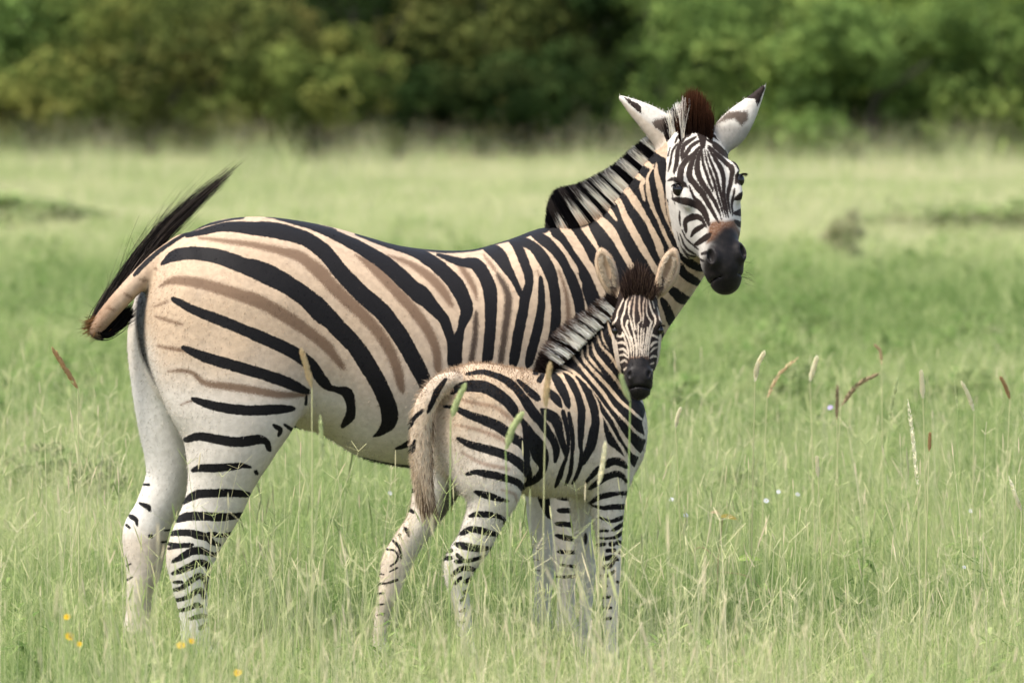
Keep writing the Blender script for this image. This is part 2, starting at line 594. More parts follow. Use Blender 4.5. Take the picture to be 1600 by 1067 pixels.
BACK = [
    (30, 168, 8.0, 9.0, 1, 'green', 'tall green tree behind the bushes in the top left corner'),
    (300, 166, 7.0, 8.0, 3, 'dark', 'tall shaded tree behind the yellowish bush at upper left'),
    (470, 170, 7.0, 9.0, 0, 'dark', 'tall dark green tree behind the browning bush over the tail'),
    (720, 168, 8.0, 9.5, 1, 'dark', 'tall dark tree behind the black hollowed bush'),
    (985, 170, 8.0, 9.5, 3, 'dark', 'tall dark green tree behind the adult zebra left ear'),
    (1170, 168, 6.5, 8.6, 0, 'green', 'tall green tree rising behind the adult zebra right ear'),
    (1290, 164, 5.6, 6.8, 1, 'bright', 'bright yellow green tree top in the upper right part of the picture'),
    (1440, 168, 6.0, 7.4, 3, 'bright', 'pale green tree behind the low broad bush on the right'),
    (1580, 166, 6.5, 7.6, 0, 'bright', 'bright green tree in the top right corner'),
]
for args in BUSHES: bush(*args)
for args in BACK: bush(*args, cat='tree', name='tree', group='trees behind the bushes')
# farther trees, only seen through the gaps
FAR_L = ['distant dark tree seen through the gaps at upper left', 'distant dark tree seen through the gaps above the zebra back',
         'distant tree seen through the gaps above the adult zebra head', 'distant green tree seen through the gaps at upper right']
for k in range(4): bush(100 + 470 * k, 186, 15, 12.5, (1, 0, 3, 1)[k], ('dark', 'dark', 'dark', 'green')[k], FAR_L[k], 'tree', 'tree', 'trees behind the bushes')


# --- grass
def grass_material(name, transl=0.45):
    t = NT(name)
    p = t.n.new('ShaderNodeNewGeometry').outputs['Position']
    a = t.n.new('ShaderNodeAttribute'); a.attribute_type = 'INSTANCER'; a.attribute_name = 'straw'
    st = t.math('ADD', t.math('MULTIPLY', a.outputs['Fac'], 0.75), t.math('SUBTRACT', t.attr('gc'), 0.38))
    st = t.math('ADD', st, t.math('MULTIPLY', t.math('SUBTRACT', t.noise(0.8, 3, p), 0.5), 0.5), clamp=True)
    cr = t.n.new('ShaderNodeValToRGB')
    e = cr.color_ramp.elements
    e[0].position = 0.0; e[0].color = (0.125, 0.205, 0.058, 1)
    e[1].position = 1.0; e[1].color = (0.78, 0.68, 0.48, 1)
    for ps, cc in ((0.3, (0.285, 0.375, 0.130, 1)), (0.55, (0.49, 0.535, 0.25, 1)), (0.78, (0.66, 0.62, 0.38, 1))):
        x = e.new(ps); x.color = cc
    t.l.new(st, cr.inputs[0])
    d = t.n.new('ShaderNodeBsdfDiffuse'); tr = t.n.new('ShaderNodeBsdfTranslucent'); m = t.n.new('ShaderNodeMixShader')
    m.inputs[0].default_value = transl
    t.l.new(cr.outputs[0], d.inputs[0]); t.l.new(cr.outputs[0], tr.inputs[0])
    t.l.new(d.outputs[0], m.inputs[1]); t.l.new(tr.outputs[0], m.inputs[2]); t.l.new(m.outputs[0], t.out.inputs['Surface'])
    return t.mat


GRASS = grass_material('grass_blades')


def tuft(seed, rad, blades, h0, h1, w0, w1, stems=0, stem_h=(0.4, 0.6), lean=0.5):
    r = np.random.default_rng(seed)
    V, F, gc = [], [], []; n = 0
    K = 5
    def ribbon(b, h, az, ln, curl, w, face, tip=0.12, prof=None):
        t = np.linspace(0, 1, K)
        out = ln * h * (t ** 1.6) ; up = h * (t - curl * t ** 3)
        C_ = np.stack([b[0] + np.cos(az) * out, b[1] + np.sin(az) * out, up], 1)
        s = np.array([np.cos(face), np.sin(face), 0])
        ww = w * (1 - (1 - tip) * t ** 1.5) if prof is None else w * np.interp(t, *prof)
        return np.stack([C_ - s * ww[:, None] / 2, C_ + s * ww[:, None] / 2], 1).reshape(-1, 3), C_
    quad = np.array([[2 * i, 2 * i + 1, 2 * i + 3, 2 * i + 2] for i in range(K - 1)])
    for _ in range(blades):
        b = r.normal(0, rad * 0.5, 2)
        straw = r.random() < 0.26
        v, _c = ribbon(b, r.uniform(h0, h1) * (0.8 if straw else 1), r.uniform(0, 6.28), abs(r.normal(0, lean)), r.uniform(0, 0.45) * (2 if straw else 1), r.uniform(w0, w1), r.uniform(0, 3.14))
        V.append(v); F.append(quad + n); n += len(v)
        gc.append(np.full(len(v), r.uniform(0.55, 0.9) if straw else r.uniform(0.12, 0.55)))
    for _ in range(stems):
        b = r.normal(0, rad * 0.4, 2); az, ln = r.uniform(0, 6.28), r.uniform(0.02, 0.35); h = r.uniform(*stem_h)
        f = r.uniform(0, 3.14)
        c0 = r.uniform(0.4, 0.8)
        v, C_ = ribbon(b, h, az, ln, 0.05, 0.0016, f, 0.7)
        V.append(v); F.append(quad + n); n += len(v); gc.append(np.full(len(v), c0))
        if r.random() < 0.4:                           # a narrow seed spike, two crossed leaves of it
            d = C_[-1] - C_[-2]; d /= np.linalg.norm(d); sl = r.uniform(0.04, 0.09)
            for k in range(2):
                s = np.array([math.cos(f + k * 1.57), math.sin(f + k * 1.57), 0])
                t = np.linspace(0, 1, K); ww = 0.0042 * np.interp(t, [0, .2, .8, 1], [.3, 1, .9, .2])
                q = C_[-1] + d * (t[:, None] * sl)
                v = np.stack([q - s * ww[:, None] / 2, q + s * ww[:, None] / 2], 1).reshape(-1, 3)
                V.append(v); F.append(quad + n); n += len(v); gc.append(np.full(len(v), c0 + 0.1))
        else:                                          # an open head of three fine spikelets
            for k in range(4):
                d = np.array([math.cos(az + k * 1.7) * 0.8, math.sin(az + k * 1.7) * 0.8, 0.7 - 0.2 * k]); sl = r.uniform(0.03, 0.07)
                t = np.linspace(0, 1, K)
                q = C_[-1] + d * (t[:, None] * sl); s = np.array([math.cos(f), math.sin(f), 0])
                v = np.stack([q - s * 0.0008, q + s * 0.0008], 1).reshape(-1, 3)
                V.append(v); F.append(quad + n); n += len(v); gc.append(np.full(len(v), c0))
    return np.vstack(V), np.vstack(F), np.concatenate(gc)


def rosette(seed, leaves, L0, L1, W):
    """broad-leaved herb: a spray of wide leaves on short stalks"""
    r = np.random.default_rng(seed); V, F, gc = [], [], []; n = 0
    for k in range(leaves):
        az = r.uniform(0, 6.28); L = r.uniform(L0, L1); h = r.uniform(0.03, 0.20); el = r.uniform(0.1, 0.9)
        d = np.array([math.cos(az) * math.cos(el), math.sin(az) * math.cos(el), math.sin(el)]); sd_ = np.array([-math.sin(az), math.cos(az), 0])
        b = np.array([r.normal(0, 0.05), r.normal(0, 0.05), h])
        t = np.linspace(0, 1, 5)[:, None]; w = W * np.interp(t[:, 0], [0, .35, .8, 1], [.1, 1, .55, .05])[:, None] * L / L1
        C_ = b + d * t * L - np.array([0, 0, 0.4 * L]) * t ** 2
        V.append(np.stack([C_ - sd_ * w / 2, C_ + sd_ * w / 2], 1).reshape(-1, 3)); F.append(np.array([[2 * i, 2 * i + 1, 2 * i + 3, 2 * i + 2] for i in range(4)]) + n); n += 10
        gc.append(np.full(10, r.uniform(0.0, 0.35)))
    return np.vstack(V), np.vstack(F), np.concatenate(gc)


def scatter(name, label, pts, straw, scl, tufts, group=None):
    """one uncountable sheet of grass: tufts instanced on points"""
    src = bpy.data.collections.new(name + '_source')
    for k, (v, f, gcol) in enumerate(tufts):
        o = mesh_obj('grass_tuft', v, f, GRASS, None, smooth=False, attrs={'gc': gcol})
        col.objects.unlink(o); src.objects.link(o)
    n = len(pts)
    me = bpy.data.meshes.new(name)
    me.vertices.add(n); me.vertices.foreach_set('co', np.asarray(pts, np.float32).ravel())
    for an, av in (('straw', straw), ('turn', rng.uniform(0, 6.28, n)), ('size', scl)):
        me.attributes.new(an, 'FLOAT', 'POINT').data.foreach_set('value', np.asarray(av, np.float32))
    me.attributes.new('pick', 'INT', 'POINT').data.foreach_set('value', rng.integers(0, len(tufts), n).astype(np.int32))
    me.materials.append(GRASS)
    o = bpy.data.objects.new(name, me); col.objects.link(o)
    tag(o, label, 'grass', kind='stuff')
    ng = bpy.data.node_groups.new(name, 'GeometryNodeTree')
    ng.interface.new_socket('Geometry', in_out='INPUT', socket_type='NodeSocketGeometry')
    ng.interface.new_socket('Geometry', in_out='OUTPUT', socket_type='NodeSocketGeometry')
    N, L = ng.nodes, ng.links
    gi, go = N.new('NodeGroupInput'), N.new('NodeGroupOutput')
    ip = N.new('GeometryNodeInstanceOnPoints'); ci = N.new('GeometryNodeCollectionInfo')
    ci.inputs['Collection'].default_value = src; ci.inputs['Separate Children'].default_value = True; ci.inputs['Reset Children'].default_value = True
    def named(nm, ty='FLOAT'):
        a = N.new('GeometryNodeInputNamedAttribute'); a.data_type = ty; a.inputs['Name'].default_value = nm
        return [s for s in a.outputs if s.enabled][0]
    cx = N.new('ShaderNodeCombineXYZ'); L.new(named('turn'), cx.inputs[2])
    L.new(gi.outputs[0], ip.inputs['Points']); L.new(ci.outputs[0], ip.inputs['Instance'])
    ip.inputs['Pick Instance'].default_value = True
    L.new(named('pick', 'INT'), ip.inputs['Instance Index'])
    try: L.new(cx.outputs[0], ip.inputs['Rotation'])
    except Exception: pass
    L.new(named('size'), ip.inputs['Scale']); L.new(ip.outputs[0], go.inputs[0])
    md = o.modifiers.new('tufts', 'NODES'); md.node_group = ng
    return o


def wave(x, y, seed, scale):
    r = np.random.default_rng(seed); out = np.zeros(len(x))
    for k in range(7):
        a = r.uniform(0, 6.28); f = r.uniform(0.5, 1.6) / scale
        out += np.sin(6.28 * f * (x * math.cos(a) + y * math.sin(a)) + r.uniform(0, 6.28))
    return out / 3.5


def field(y0, y1, per_m2, wide, extra):
    area_w = lambda y: 2 * (wide * y * 800 / FPX + extra)
    A_ = 0.5 * (area_w(y0) + area_w(y1)) * (y1 - y0)
    n = int(A_ * per_m2 * 1.25)
    y = rng.uniform(y0, y1, n); x = rng.uniform(-1, 1, n) * area_w(y1) / 2
    keep = np.abs(x) < area_w(y) / 2
    x, y = x[keep], y[keep]
    return np.stack([x, y, ground_z(x, y)], 1)


def straw_at(p):
    """how dry the grass is: greener hollow beyond the zebras, bleached belt before the bushes"""
    x, y = p[:, 0], p[:, 1]
    s = 0.42 + 0.10 * wave(x, y, 5, 1.6) + 0.14 * wave(x, y, 15, 5.0) + 0.16 * wave(x, y * 0.6, 6, 13.0)
    s += 0.03 * sstep(y, 30, 20) - 0.20 * sstep(y, 26, 34) * sstep(y, 62, 46)
    s += 0.28 * sstep(y, 48, 80)
    return np.clip(s, 0, 1)


fine = [tuft(k, 0.20, 180, 0.05, 0.25, 0.0010, 0.0028, 3, (0.2, 0.4), 0.8) for k in range(5)] + \
       [tuft(20 + k, 0.20, 140, 0.05, 0.30, 0.0010, 0.0030, 7, (0.24, 0.48), 0.7) for k in range(4)] + [rosette(5, 16, 0.06, 0.14, 0.026)]
p = field(12.8, 32, 28, 1.12, 0.8)
clump = 1 + 0.28 * wave(p[:, 0], p[:, 1], 9, 1.1)
scatter('meadow_grass', 'fine green and straw coloured grass round the zebras', p, np.clip(straw_at(p) + 0.10 * wave(p[:, 0], p[:, 1], 31, 0.7), 0, 1), rng.uniform(0.74, 1.3, len(p)) * clump, fine)
stems = [tuft(100 + k, 0.10, 3, 0.2, 0.4, 0.002, 0.004, 4, (0.38, 0.72), 0.6) for k in range(6)]
p = field(13.5, 27, 7.0, 1.12, 0.8)
scatter('seed_grass', 'loose thin grass stems with fine seed heads above the sward', p, rng.uniform(0.35, 0.9, len(p)), rng.uniform(0.7, 1.15, len(p)), stems)
middle = [tuft(40 + k, 0.42, 130, 0.08, 0.34, 0.004, 0.010, 5, (0.3, 0.55), 0.7) for k in range(5)] + [rosette(6, 40, 0.10, 0.22, 0.06)]
p = field(31, 78, 6.5, 1.12, 1.6)
scatter('middle_grass', 'softly blurred green grass in the middle of the meadow', p, straw_at(p), rng.uniform(0.75, 1.3, len(p)), middle)
far = [tuft(60 + k, 0.8, 120, 0.08, 0.30, 0.012, 0.026, 3, (0.3, 0.6), 0.6) for k in range(4)]
p = field(77, 152, 2.6, 1.12, 3.0)
scatter('far_grass', 'pale bleached grass in front of the bushes', p, straw_at(p), rng.uniform(0.8, 1.3, len(p)), far)
tall = [tuft(80 + k, 0.5, 16, 0.5, 1.1, 0.010, 0.020, 10, (0.8, 1.4), 0.25) for k in range(3)]
p = field(112, 146, 0.7, 1.12, 3.0)
p = p[wave(p[:, 0], p[:, 1], 4, 5) + 0.25 * sstep(p[:, 0], 2, -4) > -0.1]
scatter('tall_grass', 'tall wispy grass standing against the dark bushes', p, straw_at(p), rng.uniform(0.7, 1.25, len(p)), tall)

# ------------------------------------------------------------------ the two zebras: shapes
class Frame:
    """model units (x right, depth away, y down) -> metres beside the zebra's own origin on the ground"""
    def __init__(self, Y0, x_org, ground):
        self.s = Y0 / FPX; self.Y0 = Y0; self.xo = x_org; self.g = ground
        self.loc = ((x_org - 800) * self.s, Y0, CAM_H - (ground - HORIZON) * self.s)

    def __call__(self, P):
        P = np.asarray(P, float)
        return np.stack([(P[:, 0] - self.xo) * self.s, P[:, 1] * self.s, (self.g - P[:, 2]) * self.s], 1)


class HeadFrame:
    """u down the face, v out of the face, w to the picture's right"""
    def __init__(self, O, a, n0):
        self.O = np.asarray(O, float); self.a = unit(a)
        n0 = np.asarray(n0, float); self.n = unit(n0 - self.a * (n0 @ self.a))
        l = np.cross(self.a, self.n); self.l = l if l[0] > 0 else -l
        self.M = np.stack([self.a, self.n, self.l])

    def pt(self, u, v, w=0): return self.O + u * self.a + v * self.n + w * self.l

    def tube(self, nodes):
        N = []
        for u, v, rn, rl in nodes:
            p = self.pt(u, v); N.append((p[0], p[2], p[1], rn, rl))
        return Tube(N, self.l)

    def ell(self, u, v, w, r): return Ell(self.pt(u, v, w), r, self.M)

    def loc(self, P): return (P - self.O) @ self.M.T


TORSO, NH, FH, NF, FF, NECK, HEAD, EAR_A, EAR_B, TAIL = range(10)


def adult_body():
    b = Body()
    b.add(TORSO, Trunk([(300, 362, 640, 112), (350, 342, 655, 128), (420, 338, 660, 136), (500, 350, 676, 142), (560, 366, 712, 150),
                        (620, 383, 729, 154), (680, 391, 735, 152), (740, 391, 736, 146), (800, 375, 728, 134), (860, 358, 712, 118),
                        (920, 385, 690, 102), (960, 420, 660, 86)], 600, R(15), 74, 55))
    # hind legs
    b.add(NH, Tube([(375, 480, -125, 105, 62), (370, 560, -138, 112, 64), (372, 622, -145, 105, 60), (368, 667, -148, 80, 54), (360, 705, -150, 63, 48), (352, 739, -150, 52, 41),
                    (344, 769, -150, 47, 36), (331, 799, -150, 43, 33), (314, 832, -150, 40, 30), (304, 862, -150, 38, 29), (303, 895, -150, 29, 26),
                    (307, 930, -150, 24, 22), (310, 958, -150, 22, 21), (312, 985, -150, 23, 21), (320, 1004, -150, 18, 17), (330, 1021, -150, 23, 24)]), 30)
    b.add(FH, Tube([(300, 470, -20, 85, 58), (275, 530, -28, 76, 55), (262, 600, -35, 55, 50), (260, 656, -35, 44, 46), (266, 709, -35, 39, 40), (265, 742, -35, 36, 36),
                    (254, 776, -35, 35, 33), (241, 802, -35, 33, 30), (229, 829, -35, 36, 29), (226, 858, -35, 33, 28), (225, 892, -35, 27, 25), (219, 921, -35, 21, 22),
                    (217, 952, -35, 20, 20), (216, 985, -35, 22, 20), (223, 1004, -35, 17, 17), (232, 1021, -35, 23, 24)]), 24)
    # fore legs
    b.add(NF, Tube([(925, 560, 40, 85, 52), (905, 640, 30, 66, 46), (893, 700, 26, 50, 38), (888, 760, 26, 32, 28), (886, 810, 26, 25, 24), (886, 850, 26, 23, 24), (886, 875, 26, 23, 24),
                    (885, 905, 26, 16, 18), (885, 960, 26, 15, 17), (886, 985, 26, 19, 19), (892, 1003, 26, 15, 16), (901, 1021, 26, 21, 22)]), 30)
    b.add(FF, Tube([(885, 620, 120, 66, 46), (862, 700, 126, 46, 36), (850, 760, 128, 31, 28), (847, 810, 128, 24, 24), (850, 850, 128, 21, 23), (853, 880, 128, 20, 23),
                    (852, 905, 128, 15, 18), (848, 960, 128, 14, 17), (848, 985, 128, 18, 19), (854, 1003, 128, 15, 16), (862, 1021, 128, 21, 22)]), 24)
    b.add(NECK, Tube([(900, 500, 80, 128, 74), (945, 462, 86, 116, 66), (985, 424, 90, 105, 58), (1022, 385, 90, 96, 52), (1052, 340, 84, 88, 48), (1066, 292, 72, 70, 46), (1078, 255, 62, 50, 42)]), 34)
    # head
    h = HeadFrame((1094, 5, 209), (0.215, -0.26, 0.94), (0.27, -0.96, 0))
    b.head = h
    b.add(HEAD, h.tube([(12, -46, 40, 40), (42, -48, 48, 49), (80, -52, 54, 53), (120, -52, 52, 45), (154, -45, 44, 35), (180, -41, 38, 32), (198, -40, 36, 33.5), (213, -42, 33, 30), (226, -46, 27, 25)]), 16)
    for sgn in (-1, 1):
        b.add(HEAD, h.ell(105, -80, 30 * sgn, (66, 52, 20)), 22)                 # cheek
        b.add(HEAD, h.ell(66, -16, 45 * sgn, (18, 12, 9)), 12)                   # brow
        b.add(HEAD, h.ell(97, -14, 42 * sgn, (16, 9, 8)), 12)                   # bone below the eye
        b.add(HEAD, h.ell(195, -15, 22 * sgn, (17, 14, 12)), 8)                  # nostril wing
        b.cut(h.ell(195, -3, 27 * sgn, (12, 13, 5.5)), 3)                        # nostril
        b.cut(h.ell(78, -15, 54 * sgn, (9, 10, 9)), 5)                           # eye socket
    b.add(HEAD, h.ell(220, -60, 0, (14, 15, 21)), 8)                            # lower lip
    b.cut(h.ell(227, -46, 0, (1.8, 29, 38)), 3)                                  # mouth
    b.add(EAR_A, Tube([(1054, 230, 62, 25, 15), (1040, 208, 62, 26, 14), (1019, 188, 62, 21.5, 12), (996, 171, 64, 14.5, 9), (979, 158.5, 66, 7.5, 6), (971, 153, 67, 4, 4)]), 10)
    b.add(EAR_B, Tube([(1126, 222, 45, 22, 14), (1143, 205, 44, 25.5, 13), (1159, 185, 44, 22, 12), (1175, 165, 46, 14.5, 9), (1188, 146.5, 48, 7.5, 6), (1195, 136, 49, 3.5, 4)]), 10)
    b.add(TAIL, Tube([(300, 385, -85, 18, 18), (262, 400, -95, 17, 17), (238, 420, -102, 16.5, 16.5), (212, 446, -108, 15.5, 15.5), (186, 474, -112, 14.5, 14.5), (166, 498, -114, 13, 13), (157, 513, -113, 11, 11), (164, 521, -108, 8, 8)]), 12)
    return b


def foal_body():
    b = Body()
    b.add(TORSO, Trunk([(715, 572, 742, 68), (750, 565, 752, 78), (800, 574, 765, 84), (850, 583, 776, 82), (900, 592, 776, 74), (940, 612, 770, 64), (965, 632, 757, 52)], 850, R(30), 46, 36))
    b.add(NH, Tube([(772, 640, -82, 66, 44), (766, 690, -100, 64, 42), (765, 727, -108, 60, 40), (771, 757, -110, 45, 35), (763, 788, -110, 33, 29), (752, 816, -110, 29, 25), (740, 842, -110, 27, 23),
                    (722, 868, -110, 26, 21), (716, 892, -110, 21, 19), (719, 917, -110, 15, 16), (725, 950, -110, 12, 13.5), (731, 995, -110, 11, 12.5), (735, 1014, -110, 13.5, 13.5), (741, 1034, -110, 10.5, 11), (748, 1053, -110, 14.5, 15)]), 18)
    b.add(FH, Tube([(712, 690, -32, 48, 38), (695, 730, -30, 42, 36), (682, 760, -30, 36, 32), (670, 790, -30, 28, 27), (656, 818, -30, 23, 24), (637, 846, -30, 23, 22), (621, 875, -30, 24, 20),
                    (614, 900, -30, 20, 18), (605, 930, -30, 15, 16), (598, 955, -30, 12, 13), (594, 990, -30, 11, 12), (596, 1014, -30, 13.5, 13.5), (600, 1034, -30, 10.5, 11), (607, 1053, -30, 14.5, 15)]), 16)
    b.add(NF, Tube([(950, 660, 12, 52, 38), (955, 700, 14, 44, 34), (952, 738, 16, 39, 31), (950, 772, 18, 30, 27), (950, 802, 18, 26, 24), (952, 836, 18, 21, 20), (953, 868, 18, 18, 18.5), (954, 898, 18, 17, 18),
                    (955, 928, 18, 13, 14), (955, 965, 18, 11, 12), (955, 1003, 18, 11, 12), (955, 1020, 18, 13.5, 13.5), (959, 1038, 18, 10.5, 11), (964, 1053, 18, 14.5, 15)]), 18)
    b.add(FF, Tube([(925, 710, 66, 40, 30), (912, 765, 76, 25, 22), (910, 806, 82, 17, 18), (911, 842, 82, 14, 16), (915, 872, 82, 15.5, 17), (918, 898, 82, 15, 16), (918, 930, 82, 11, 12),
                    (916, 985, 82, 10, 11), (916, 1014, 82, 13, 13), (919, 1036, 82, 10.5, 11), (924, 1053, 82, 14, 15)]), 14)
    b.add(NECK, Tube([(892, 655, 26, 82, 54), (922, 618, 36, 74, 46), (950, 578, 38, 61, 39), (972, 536, 32, 47, 34), (986, 502, 26, 37, 30), (992, 484, 24, 28, 26)]), 22)
    b.add(NECK, Ell((985, 40, 668), (24, 40, 46)), 26)                            # breast
    h = HeadFrame((995, -6, 440), (0.02, -0.36, 0.93), (0.03, -1, 0))
    b.head = h
    b.add(HEAD, h.tube([(14, -30, 28, 27), (42, -34, 36, 36), (74, -36, 38, 37), (104, -33, 34, 31), (130, -27, 27, 24), (150, -25, 24, 22), (163, -26, 20, 20.5), (170, -28, 15, 16)]), 10)
    for sgn in (-1, 1):
        b.add(HEAD, h.ell(92, -50, 20 * sgn, (38, 30, 12)), 14)
        b.add(HEAD, h.ell(64, -14, 31 * sgn, (12, 8, 7)), 8)
        b.add(HEAD, h.ell(150, -9, 13 * sgn, (10, 8, 7)), 6)
        b.cut(h.ell(151, -2, 15 * sgn, (6, 6, 2.8)), 3)
        b.cut(h.ell(73, -15, 37.5 * sgn, (6.5, 7, 6)), 3)
    b.cut(h.ell(169, -26, 0, (1.6, 22, 24)), 3)
    b.add(EAR_A, Tube([(966, 462, 18, 8, 9), (957, 449, 18, 12.5, 11), (950, 430, 18, 16.5, 11), (945, 412, 18, 16, 10), (941, 398, 18, 10.5, 8), (939, 391, 19, 4, 5)]), 8)
    b.add(EAR_B, Tube([(1024, 462, 18, 8, 9), (1034, 449, 18, 13, 11), (1043, 430, 18, 17, 11), (1048, 412, 18, 16, 10), (1052, 398, 18, 10.5, 8), (1054, 391, 19, 4, 5)]), 8)
    for x0, x1 in ((957, 943), (1034, 1050)):
        b.cut(Tube([(x0, 448, 4, 4, 5), (0.5 * x0 + 0.5 * x1 + (1 if x0 > 1000 else -1), 428, 5, 10.5, 12), (x1, 410, 5, 10, 12), (x1 + (2 if x0 > 1000 else -2), 399, 6, 5, 7)]), 3)
    b.add(TAIL, Tube([(708, 590, -112, 15, 16), (688, 598, -124, 17, 16), (668, 625, -132, 17, 15), (660, 665, -132, 17, 14), (661, 715, -130, 16, 13), (666, 755, -128, 13, 11), (672, 790, -127, 7, 7)]), 8)
    return b


FA = Frame(20.0, 600, 1030)
FF_ = Frame(19.3, 850, 1062)
# ------------------------------------------------------------------ coat patterns
# adult: black stripes of trunk, quarters and near hind leg
A_BLACK = (
 strokes(120, 240, 2.6675, """
265 490 16 340 415 16 430 352 14 500 313 10 560 292 8 640 272 6 700 264 5
480 335 14 560 315 26 640 298 36 760 305 50 860 320 52 960 345 55 1040 395 52
800 260 6 860 266 10 940 283 16 1067 318 24
380 445 16 430 415 45 520 405 50 620 420 58 720 455 62 820 500 66 900 540 66 980 600 66 1040 660 70
440 595 24 520 635 34 620 675 42 720 715 42 820 760 42 920 805 42 990 860 44 1030 920 44 1058 950 30
480 790 22 560 825 40 680 860 44 800 895 44 890 930 44 960 965 30
520 1000 20 600 1025 36 720 1042 40 840 1040 38 905 1040 24
972 990 6 968 1025 10
""") + strokes(400, 300, 2.6675, """
0 145 50 100 150 50 200 180 52 290 235 58 360 320 62 450 410 64 530 480 66 590 560 66 640 640 64 690 730 60 715 800 50 700 845 26
100 108 8 250 140 26 400 205 42 550 295 58 650 385 64 700 432 60
430 175 10 550 215 24 660 245 38 760 300 46 840 380 58
0 295 58 90 330 62 180 390 66 270 460 70 350 545 70 420 620 68 480 710 68 530 800 66 560 880 66 560 940 60 525 985 26 500 1000 8
0 565 44 80 600 46 160 640 48 230 690 50 270 740 44 305 790 28 350 805 24 390 820 46 405 870 36 400 915 40 372 955 18
590 1055 8 620 1045 20 660 1020 26
""") + strokes(660, 360, 5.335, """
0 160 8 180 177 15 330 170 22 480 140 44 600 100 50 750 60 54 900 15 60
140 200 20 260 240 50 330 260 60 430 270 90 490 320 105 540 410 100 568 510 105 572 700 90 560 900 85 540 1067 78
0 505 122 110 632 100 185 715 84 222 810 74 250 890 74 270 960 95 275 1067 108
0 220 55 110 278 85 200 350 105 285 440 118 350 560 113 372 650 100 345 740 74 325 800 60 300 900 86 280 1000 100 278 1067 108
540 140 70 635 200 110 700 300 85 755 390 55 800 480 40 830 540 40
740 70 60 780 110 70 825 200 75 880 350 68 885 450 70 855 540 85 845 600 80 830 700 82 808 800 85 790 900 80 762 1067 75
""") + strokes(800, 360, 5.335, """
50 80 60 170 130 80 250 220 95 310 330 95 345 450 85 365 600 80 365 750 80 345 900 85 290 1067 70
190 30 70 330 130 85 420 250 75 490 390 80 540 520 85 565 640 85 575 780 80
370 20 80 480 160 100 570 290 105 640 430 100 700 540 95 745 610 60
620 480 70 655 600 60 690 720 60
235 395 26 245 500 50 240 650 60 215 800 75 180 930 75 145 1067 70
10 30 60 -150 60 60
""") + strokes(160, 600, 2.6675, """
378 205 22 430 190 32 520 205 36 600 212 38 660 202 36 700 210 24 712 240 14
740 150 16 758 165 18 752 185 10
785 150 10 860 215 14 940 265 14 1030 300 12 1100 312 12 1200 332 14 1300 340 14 1500 340 14
320 755 10 370 735 24 420 712 26 450 715 22 465 740 16 462 775 8
310 828 8 350 815 14 390 785 18 425 765 20 445 785 14 455 830 8
320 793 6 350 790 10
322 870 8 370 855 14 410 830 18 430 825 18 440 850 12
330 910 8 370 903 10 410 885 16 430 890 10
390 940 10 430 930 14 455 935 8
430 980 14 450 968 14
655 335 6 662 345 8
""") + strokes(250, 700, 6.276, """
375 155 25 450 130 60 560 125 70 700 115 65 850 100 40 925 115 15
290 465 30 360 410 60 450 375 70 560 365 65 700 362 65 800 370 60 895 390 45
220 640 40 300 605 70 400 590 70 550 592 70 700 598 65 840 588 40
150 775 30 230 760 45 340 755 55 430 775 70 510 800 50 560 845 40 620 875 20
500 770 30 570 765 40 650 780 30 730 770 28
130 868 20 230 880 35 310 875 35 360 870 25
130 915 12 220 895 15
190 1035 20 270 985 50 360 935 60 450 925 60 520 950 40 580 970 30 630 940 15
985 160 14 995 185 16
""") + strokes(920, 380, 5.335, """
600 -90 70 690 0 70 800 120 70 880 190 64 960 220 50
770 215 70 800 260 70 860 305 70 930 345 50
690 395 60 730 425 75 780 470 90 845 495 60
615 480 30 640 520 60 670 580 70 695 650 70 725 700 50
600 700 30 630 780 24 640 830 18
540 800 60 600 900 60
"""))
A_NECKBLACK = poly(840, 200, 4.85, (-30, 790), (120, 690), (135, 650), (300, 420), (700, 150), (880, 130), (960, 205), (990, 300), (985, 420), (968, 560), (990, 690), (1030, 790), (1080, 900),
                   (1067, 1067), (900, 1300), (700, 1560), (560, 1400), (470, 1110), (400, 1000), (330, 880), (250, 780), (170, 720), (60, 800))
A_NECKPALE = strokes(840, 200, 4.85, """
75 805 20 150 870 45 220 960 45 285 1067 50
140 690 30 200 760 80 250 820 80 310 920 75 380 1030 70 430 1120 60 520 1320 60
170 460 20 250 570 40 310 660 60 350 740 75 390 810 60 440 890 45 480 960 30
250 410 20 320 500 50 400 600 60 470 690 70 540 760 80 600 850 75 650 940 65 700 1030 60 790 1200 60 880 1400 60
320 400 20 430 510 35 520 590 45 590 690 38
390 370 20 470 430 60 560 510 65 630 580 60 670 680 65 730 790 70 790 900 70 850 1000 60 950 1160 60
480 340 20 540 380 60 620 430 70 700 500 70 760 590 70 830 700 50 880 800 60 920 890 65 950 980 60 1020 1100 60
590 260 20 650 300 60 730 350 65 800 400 50 792 450 44 812 535 36
690 160 20 760 210 65 850 290 56
880 290 25 838 380 30 842 480 45 870 590 45 920 700 35 970 820 40 1020 920 40
820 100 30 880 150 50 950 200 50
905 280 30 905 350 50 930 440 60 950 560 50 965 640 40 1000 740 30 1050 840 20
""")
